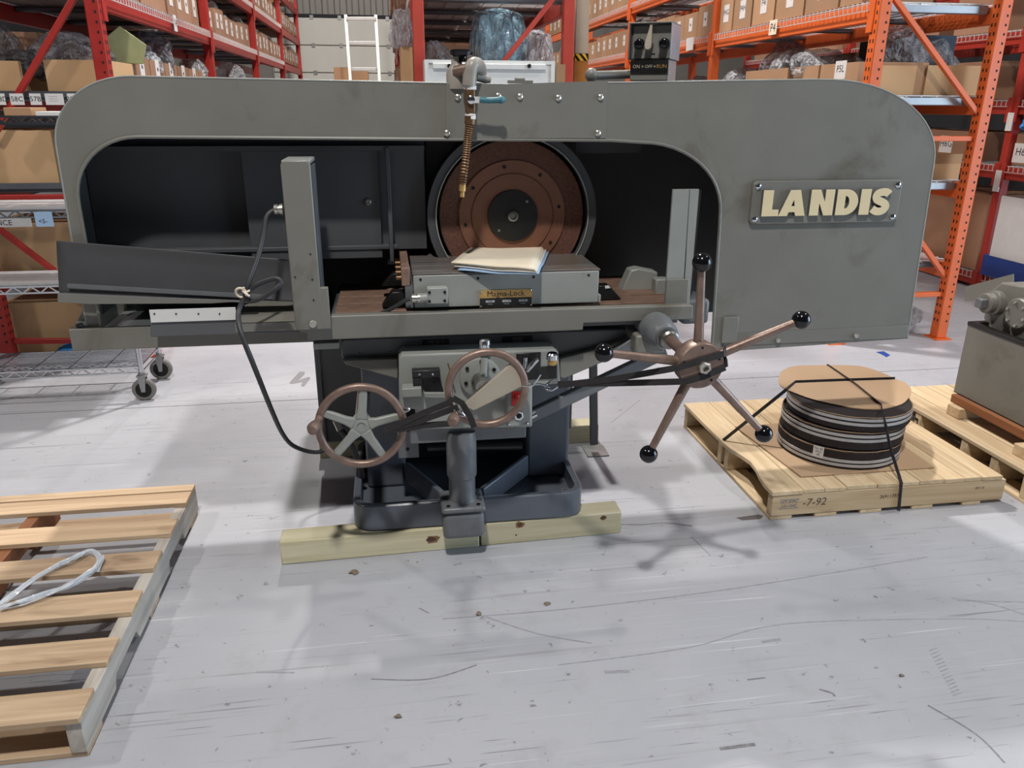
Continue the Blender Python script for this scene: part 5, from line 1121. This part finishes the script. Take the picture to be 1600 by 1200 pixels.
# ---------------------------------------------------------------- centre red rack
CY = [5.5, 8.2, 10.9, 13.6]; CX0, CX1 = 0.20, 1.262
cr = rack('faded red pallet rack behind the machine hood at the centre', CX0, CX1, CY, [0.51, 1.03, 1.50, 2.16, 2.75, 3.3], 4.2, m_redor, m_redor, near_holes=False, aisle=-1)
brace(cr, 5.5, P2(866, -3, 5.5), P2(780, 106, 5.5), m_redor, 0.045); brace(cr, 5.5, (CX0 + PW, 0.6), (CX1 - PW, 0.6), m_redor)
rng = random.Random(21); lev2 = {1.515: 'lower shelf', 2.175: 'middle shelf', 2.765: 'upper shelf'}
for i in range(3):
    for z in (1.515, 2.175, 2.765):
        y = CY[i] + PW + 0.04; k = 0
        while y < CY[i + 1] - 0.40 and k < 9:
            w_ = rng.choice((0.26, 0.32, 0.38)); h = rng.uniform(0.30, 0.40)
            if not (i == 0 and k < 1 and z < 2.7):
                carton(CX0 - rng.choice((0.0, 0.02, 0.05)), CX0 + 0.48, y, y + w_ - 0.015, z, round(h, 2), f'{ORD[k]} carton from the near end, {bays[i]} bay, {lev2[z]}, centre red rack', m_cartonr, 'x-', None, 'cartons on the centre red rack', open_=False)
            y += w_; k += 1
    for z in (1.515, 2.175):
        if i == 0 and z == 1.515: continue
        if i == 2: continue
        carton(CX0 + 0.52, CX1 - 0.03, CY[i] + 0.3 + (0.5 if i == 0 else 0), CY[i + 1] - 0.1, z, 0.42, f'long carton at the back of the {bays[i]} bay, {lev2[z]}, centre red rack', m_cartonr, open_=False)
p = Py(620, 62, 5.62); bag((0.150, 5.78, 1.85), 0.17, 0.36, 0.26, 'grey printed bag lying over a carton left of the centre red post', m_bag, 2, 0.1)
carton(0.12, 0.22 - 0.022, 5.62, 6.0, 1.515, 0.33, 'tall brown carton pushed out left of the centre red post', m_cartonl, open_=False)
# deck slats seen from below and bags on the shelf
bag(Vector((0.80, 5.84, 1.53)), 0.40, 0.36, 0.58, 'big pale blue plastic bag on the centre red rack behind the white cabinet', m_bagb, 10, 0.15)
bag(Vector((1.055, 5.76, 1.53)), 0.22, 0.22, 0.44, 'white plastic bag beside the right post of the centre red rack', m_bagw, 11, 0.2)
bag(Vector((0.36, 5.75, 1.56)), 0.26, 0.34, 0.36, 'dark shiny bag beside the left post of the centre red rack', m_bagg, 3, 0.2)
bag(Vector((0.52, 5.72, 1.56)), 0.22, 0.24, 0.26, 'brown filled bag between dark shiny bag and black valve knob', m_cartonr, 4, 2.2, 'filled_bag')
bag(Vector((0.66, 5.80, 1.56)), 0.20, 0.22, 0.22, 'small crumpled brown parcel left of the big pale blue bag', m_cartonr, 2, 1.0, 'parcel', 'parcel')
t = thing('white_cabinet', 'white cabinet with a ledge and two black knobs behind the hood', 'cabinet', (0.67, 5.2, 0))
a, b = Py(663, 93, 5.2), Py(867, 93, 5.2); wx0, wx1, wz = a.x, b.x, a.z
obj('cabinet_body', MB().box(wx0, wx1, 5.2, 5.40, 0.0, wz), m_white, t, bevel=0.004)
for q in ((wx0, wx0 + 0.025, 0.9), (wx1 - 0.025, wx1, 0.9), (wx0 + 0.025, wx1 - 0.025, wz - 0.02)): obj('cabinet_frame_strip', MB().box(q[0], q[1], 5.19, 5.199, q[2], wz), m_white, t)
obj('cabinet_ledge', pb(676, 98.5, 853, 109, 5.175, 0.024), m_white, t, bevel=0.003)
for u in (702, 827): obj('cabinet_knob', MB().ball(Py(u, 103, 5.17), 0.013, 10), m_black, t)
a, b = Py(868, 101, 5.25), Py(880, 130, 5.25)
carton(a.x, b.x + 0.005, 5.22, 5.45, 0.9, a.z - 0.9, 'narrow brown carton between the white cabinet and the red post', m_carton, open_=False)
carton(a.x - 0.05, b.x + 0.03, 5.2, 5.46, 0.0, 0.898, 'brown carton underneath the narrow carton right of the white cabinet', m_carton, open_=False)

# ---------------------------------------------------------------- building column and far end
t = thing('building_column', 'tan building column with a yellow and black band, right of the centre red rack', 'column', (1.6, 6.6, 0))
a, b = Py(899, 60, 6.6), Py(920, 60, 6.6); zb0 = Py(910, 95, 6.6).z; zb1 = Py(910, 84, 6.6).z
obj('column_shaft', MB().box(a.x, b.x, 6.6, 6.75, zb1, 5.5), m_tan, t, bevel=0.004)
obj('column_wrap', MB().box(a.x - 0.003, b.x, 6.596, 6.754, 0.0, zb0), M('amber_wrap', (176, 116, 48), 0.5), t)
mb = MB().box(a.x - 0.005, b.x + 0.002, 6.594, 6.756, zb0, zb1, 0)
for k in range(-1, 3): x0 = a.x + k * 0.055; mb.prism([(max(a.x - 0.005, x0), 6.5935, zb1), (min(b.x, x0 + 0.028), 6.5935, zb1), (min(b.x, x0 + 0.075), 6.5935, zb0), (min(b.x, max(a.x, x0 + 0.047)), 6.5935, zb0)], (0, -0.0008, 0), 1)
obj('hazard_band', mb, [m_blackp, m_yellow], t)
t = thing('rolling_ladder', 'tall white rolling ladder at the far end of the aisle', 'ladder', (-0.35, 13.0, 0))
for (u0, u1) in ((540, 547.5), (587, 593)):
    p, q = Py(u0, 24, 13.0), Py(u1, 126, 12.6); d = q - p; q = p + d * (p.z / max(0.1, p.z - q.z))
    obj('ladder_rail', MB().bar(p, Vector((q.x, q.y, 0.01)), 0.045, 0.05, up=(0, 1, 0)), m_white, t, bevel=0.006)
for v in (29, 67, 108):
    p, q = Py(540.5 + (v - 24) * 0.073, v, 12.95), Py(587.5 + (v - 24) * 0.06, v, 12.95)
    obj('ladder_rung', MB().bar(p, q, 0.05, 0.045), m_white, t, bevel=0.004)
for u0, u1, v0, lb in ((521, 545, 105, 'brown carton stack left of the white ladder foot'), (549, 575, 111, 'brown carton behind the white ladder rails')):
    a, b = Py(u0, v0, 14.0), Py(u1, v0, 14.0); carton(a.x, b.x, 14.0, 14.4, 0, a.z, lb, m_carton, open_=False)

# ---------------------------------------------------------------- right orange rack
RX, RB = 2.862, 3.716; RY = [4.60, 7.06, 9.62, 12.18, 14.74]; RTP = [0.51, 1.03, 1.545, 2.065, 2.58, 3.10]
rr_ = rack('bright orange pallet rack behind the right shoulder of the hood', RX, RB, RY, RTP, 4.2, m_orange, m_orange, aisle=-1)
yb = RY[0]
for p, q in (((1362, -62), (1532, 176)), ((1390, 303), (1482, 433))): brace(rr_, yb, P2(*p, yb), P2(*q, yb), m_orange, 0.032)
for z in (P2(1490, 217, yb)[1], P2(1450, 462, yb)[1]): brace(rr_, yb, (RX + PW, z), (RB - PW, z), m_orange, 0.036)
brace(rr_, RY[1], (RX + PW, 0.9), (RB - PW, 1.6), m_orange); brace(rr_, RY[1], (RX + PW, 0.55), (RB - PW, 0.55), m_orange)
for z in (1.03, 1.545, 2.065):
    obj('deck_edge', MB().box(RX + 0.08, RB - 0.08, yb + 0.10, yb + 0.14, z - 0.045, z + 0.006), m_galv, rr_, bevel=0.006)
p = Px(1208, 48, RX - 0.012); obj('beam_tag', MB().box(RX - 0.0165, RX - 0.0145, p.y - 0.06, p.y + 0.06, 1.985, 2.085).text('P4', (RX - 0.0165, p.y, 2.03), (0, -1, 0), (0, 0, 1), 0.085, 1, depth=0.0006), [m_papery, m_ink], rr_)
p = Px(1078, 75, RX - 0.012); obj('beam_tag', MB().box(RX - 0.0165, RX - 0.0145, p.y - 0.09, p.y + 0.09, 1.975, 2.085), m_paper, rr_)
us = [1116, 1143, 1172, 1207, 1252, 1305, 1342]; zz = 2.085
tx = ['P4G', 'P4H', 'P4I', 'P4J', 'P4K', 'P4L']
for k in range(6):
    ya, yb2 = Px(us[k], 60, RX + 0.03).y, Px(us[k + 1], 45, RX + 0.03).y
    ya, yb2 = max(RY[0] + PW + 0.03, min(ya, yb2)), min(RY[1] - 0.03, max(ya, yb2))
    carton(RX + 0.03, RX + 0.50, ya + 0.006, yb2 - 0.006, zz, 0.27, f'carton with white {tx[k]} label in the nearest bay of the orange rack', m_carton, 'x-', tx[k], 'P4 cartons on the orange rack', (0, -0.01, 0.105, 0.135), 0.06)
for k, (u, v) in enumerate(((1140, 12), (1168, 6))):
    p = Px(u, v, RX + 0.12); bag((RX + 0.2, p.y, zz + 0.16), 0.24, 0.24, 0.20, f'{("left", "right")[k]} of two clear bags standing over the far P4 cartons', m_bag, k, 0.6 * k)
# cartons farther down the orange rack
rng = random.Random(5)
for i in (1, 2, 3):
    for z, ln in ((2.085, 'lower shelf'), (2.60, 'upper shelf')):
        y = RY[i] + PW + 0.05; k = 0
        while y < RY[i + 1] - 0.3 and k < 8:
            w_ = rng.choice((0.28, 0.32, 0.36)); h = rng.choice((0.22, 0.25))
            carton(RX + 0.03, RX + 0.5, y, y + w_ - 0.012, z, h, f'{ORD[k]} carton from the near end, {("", "second", "third", "farthest")[i]} bay, {ln}, orange rack', m_carton, 'x-', None, 'cartons on the orange rack', (0, 0, 0.085, 0.115))
            if rng.random() < 0.3: bag((RX + 0.25, y + 0.15, z + h * 0.6), 0.3, 0.26, 0.24, f'clear bag in the {ORD[k]} carton, {("", "second", "third", "farthest")[i]} bay, {ln}, orange rack', m_bag, rng.randrange(5), rng.random() * 6)
            y += w_; k += 1
# shelf of the nearest bay just over the hood
zz = 1.562
for k, (u0, u1, tx_) in enumerate(((1165, 1232, None), (1240, 1280, None), (1281, 1342, 'P5L'))):
    ya, yb2 = sorted((Px(u0, 115, RX + 0.03).y, Px(u1, 110, RX + 0.03).y))
    ya, yb2 = max(RY[0] + PW + 0.03, ya), min(RY[1] - 0.03, yb2)
    carton(RX + 0.03, RX + 0.5, ya + 0.006, yb2 - 0.006, zz, 0.19, ('brown open carton third from the orange post, just over the hood', 'brown open carton second from the orange post, just over the hood', 'carton with a P5L label beside the orange post, just over the hood')[k], m_carton, 'x-' if k == 2 else None, tx_, None, (0.02, 0.045, 0.13, 0.11), 0.06)
for k, (u, v, sx, sz, mt, lb) in enumerate(((1245, 100, 0.36, 0.26, m_bag, 'clear bag with a white slip bulging over the hood, left of the long clear bag'), (1285, 102, 0.44, 0.22, m_bag, 'long clear bag lying over the carton beside the orange post'), (1222, 96, 0.3, 0.34, m_bagg, 'dark grey pointed bag standing behind clear bags on the orange rack'),
        (1155, 116, 0.36, 0.24, m_bag, 'clear bag low beside the second orange post'), (1178, 114, 0.30, 0.2, m_bagg, 'grey bag with papers beside the low clear bag on the orange rack'), (1090, 118, 0.3, 0.2, m_bagg, 'dark bag right of the grey control box'))):
    p = Px(u, v, RX + 0.22); bag((RX + 0.24, p.y, zz + (0.10 if k < 3 else 0.02)), sx, sx, sz, lb, mt, k, 0.7 * k)
tag(obj('long_white_tube', MB().cyl((RX + 0.45, 5.9, 1.80), (RX + 0.45, 7.0, 1.80), 0.03), m_tan), 'pale tube lying behind bags on the orange rack shelf', 'tube')
tag(obj('yellow_part', MB().bar((RX + 0.28, 6.15, 1.74), (RX + 0.2, 6.4, 1.79), 0.05, 0.05), m_yellow, bevel=0.01), 'yellow part sticking out of a carton on the orange rack', 'part')
carton(RX + 0.51, RX + 0.78, 4.95, 5.6, zz, 0.36, 'dark blue box at the back of the orange rack beside the post', m_darkbox, open_=False)
carton(RX + 0.54, RX + 0.78, 5.7, 7.0, zz, 0.30, 'brown carton at the back of the orange rack left of the dark blue box', m_cartonr, open_=False)
# the two cartons facing the camera at the rack end
for u0, u1, v0, z, lb in ((1369, 1432, 102, 1.562, 'big pale carton at the end of the orange rack, next to the inner orange post'), (1449, 1532, 102, 1.562, 'big pale carton at the end of the orange rack, next to the outer orange post'), (1425, 1503, 241, 1.0465, 'pale carton on the lower shelf of the orange rack right of the hood')):
    a, b = Py(u0, v0, 4.78), Py(u1, v0, 4.78); carton(a.x, b.x, 4.77, 5.25, z, a.z - z, lb, m_cartonl)
bag((3.28, 5.0, 1.72), 0.34, 0.34, 0.28, 'clear bag with labels over the gap between the two pale end cartons', m_bag, 2, 0.3)
bag((3.52, 5.0, 1.70), 0.34, 0.3, 0.22, 'white plastic sheet in the outer pale end carton', m_bag, 3, 1.2)
bag((3.40, 5.0, 1.20), 0.34, 0.30, 0.20, 'clear plastic bunched in the lower pale carton right of the hood', m_bag, 4, 0.5)
bag((3.25, 5.05, 0.014), 0.36, 0.36, 0.40, 'silver plastic wrapped bale on the floor behind the right hood edge', m_wrap, 0, 0.2, 'wrapped_bale', 'bale')
bag((3.50, 4.86, 0.014), 0.26, 0.28, 0.22, 'clear wrapped parcel on the floor behind the orange post foot', m_bag, 1, 0.9, 'wrapped_parcel', 'parcel')
carton(3.10, 3.60, 5.3, 5.9, 0.525, 0.30, 'brown carton on the lowest shelf of the orange rack', m_cartonr, open_=False)
carton(3.05, 3.62, 5.4, 6.6, 1.045, 0.32, 'brown carton deep on the lower shelf of the orange rack', m_cartonr, open_=False)

# ---------------------------------------------------------------- rack in the next aisle
HX, HB_ = 5.0, 5.9; HYs = [3.3, 5.92, 8.5, 11.1]
m_dred = M('dark_red_orange_paint', (166, 50, 38), 0.45, var=0.08)  # even dark red-orange paint of this rack
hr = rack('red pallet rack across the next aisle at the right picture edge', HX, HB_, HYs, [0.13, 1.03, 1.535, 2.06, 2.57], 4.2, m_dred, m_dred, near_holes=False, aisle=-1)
for z0, z1 in ((1.31, 1.45), (0.83, 1.0)): obj('lit_post_patch', MB().box(HX - 0.012, HX - 0.003, 5.925, 5.99, z0, z1), m_white, hr)  # white patches put the bright light on the post into colour
HT = [(1573, 238, 1.05, 'H6I', 'carton with an H6I label in the next aisle at the right edge', 0.5), (1592, 137, 1.555, 'H5J', 'carton with an H5J label in the next aisle at the right edge', 0.5), (1478, 226, 1.05, 'H6G', 'carton with an H6G label seen through the orange rack end', 0.6)]
for u, v, z, tx_, lb, w_ in HT:
    p = Px(u, v, HX + 0.04); y1 = min(p.y + w_ / 2, 5.90) if p.y < 6.2 else p.y + w_ / 2; y0 = y1 - w_ - 0.1; off = max(-0.22, min(0.22, (y0 + y1) / 2 - p.y))
    carton(HX + 0.04, HX + 0.6, y0, y1, z, 0.24, lb, m_cartonr, 'x-', tx_, 'cartons in the next aisle', (off, max(-0.05, min(0.05, p.z - z - 0.13)), 0.17, 0.15), 0.085)
dk = {1.05: 'waist high', 1.555: 'chest high', 2.08: 'overhead', 0.148: 'lowest'}; w_cols = ['nearer unlabelled', 'farther blank', 'nearest plain', 'second plain', 'third plain', 'middle plain', 'far plain', 'near plain', 'near plain', 'far plain']
for k, (y, w_, z, h) in enumerate(((7.35, 0.45, 1.05, 0.24), (7.95, 0.4, 1.05, 0.26), (6.3, 0.6, 1.555, 0.3), (7.0, 0.6, 1.555, 0.26), (7.8, 0.6, 1.555, 0.28), (6.3, 0.6, 2.08, 0.3), (7.1, 0.7, 2.08, 0.3), (5.0, 0.6, 2.08, 0.3), (6.06, 0.85, 0.148, 0.64), (7.1, 0.8, 0.148, 0.5))):
    carton(HX + 0.04, HX + 0.6, y, y + w_, z, h, f'{w_cols[k]} carton in the next aisle, {dk[z]} shelf', m_cartonr, 'x-' if k % 2 else None, None, 'unlabelled cartons in the next aisle', open_=False)
for k, (y, w_, z, h, nm) in enumerate(((8.7, 0.7, 1.05, 0.3, 'near'), (9.5, 0.7, 1.05, 0.34, 'far'), (8.7, 0.6, 1.555, 0.34, 'near'), (9.4, 0.7, 1.555, 0.3, 'middle'), (10.2, 0.7, 1.555, 0.34, 'far'), (8.7, 1.0, 2.08, 0.36, 'near'), (9.8, 1.1, 2.08, 0.36, 'far'))):
    carton(HX + 0.03, HX + 0.7, y, y + w_, z, h, f'{nm} carton of the far bay in the next aisle, {dk[z]} shelf', m_cartonr, group='far cartons in the next aisle', open_=False)
e = Px(1549, 386, HX - 0.03); zt_ = Px(1567, 306, HX - 0.03).z
tag(obj('white_board', MB().box(HX - 0.034, HX - 0.018, 4.5, e.y, 0.3165, zt_), m_white, bevel=0.002), 'white board standing on the rim of the blue tray at the right edge', 'board')
t = thing('blue_tray', 'long blue plastic tray on the lowest shelf at the right edge', 'tray', (HX + 0.2, 5.2, 0.148))
y0, y1 = 4.4, 5.91; z0, z1 = 0.148, 0.315
for bx in ((HX - 0.03, HX - 0.02, y0, y1, z0, z1), (HX + 0.4, HX + 0.41, y0, y1, z0, z1), (HX - 0.02, HX + 0.40, y0, y0 + 0.01, z0, z1), (HX - 0.02, HX + 0.40, y1 - 0.01, y1, z0, z1)): obj('tray_wall', MB().box(*bx), m_bluep, t)
obj('tray_floor', MB().box(HX - 0.02, HX + 0.4, y0 + 0.01, y1 - 0.01, z0, z0 + 0.005), m_bluep, t)
bag((HX + 0.1, 5.72, 1.32), 0.30, 0.3, 0.16, 'bright blue wrapped item in the next aisle at the right edge', m_glove, 2, 0.4, 'wrapped_item', 'item')
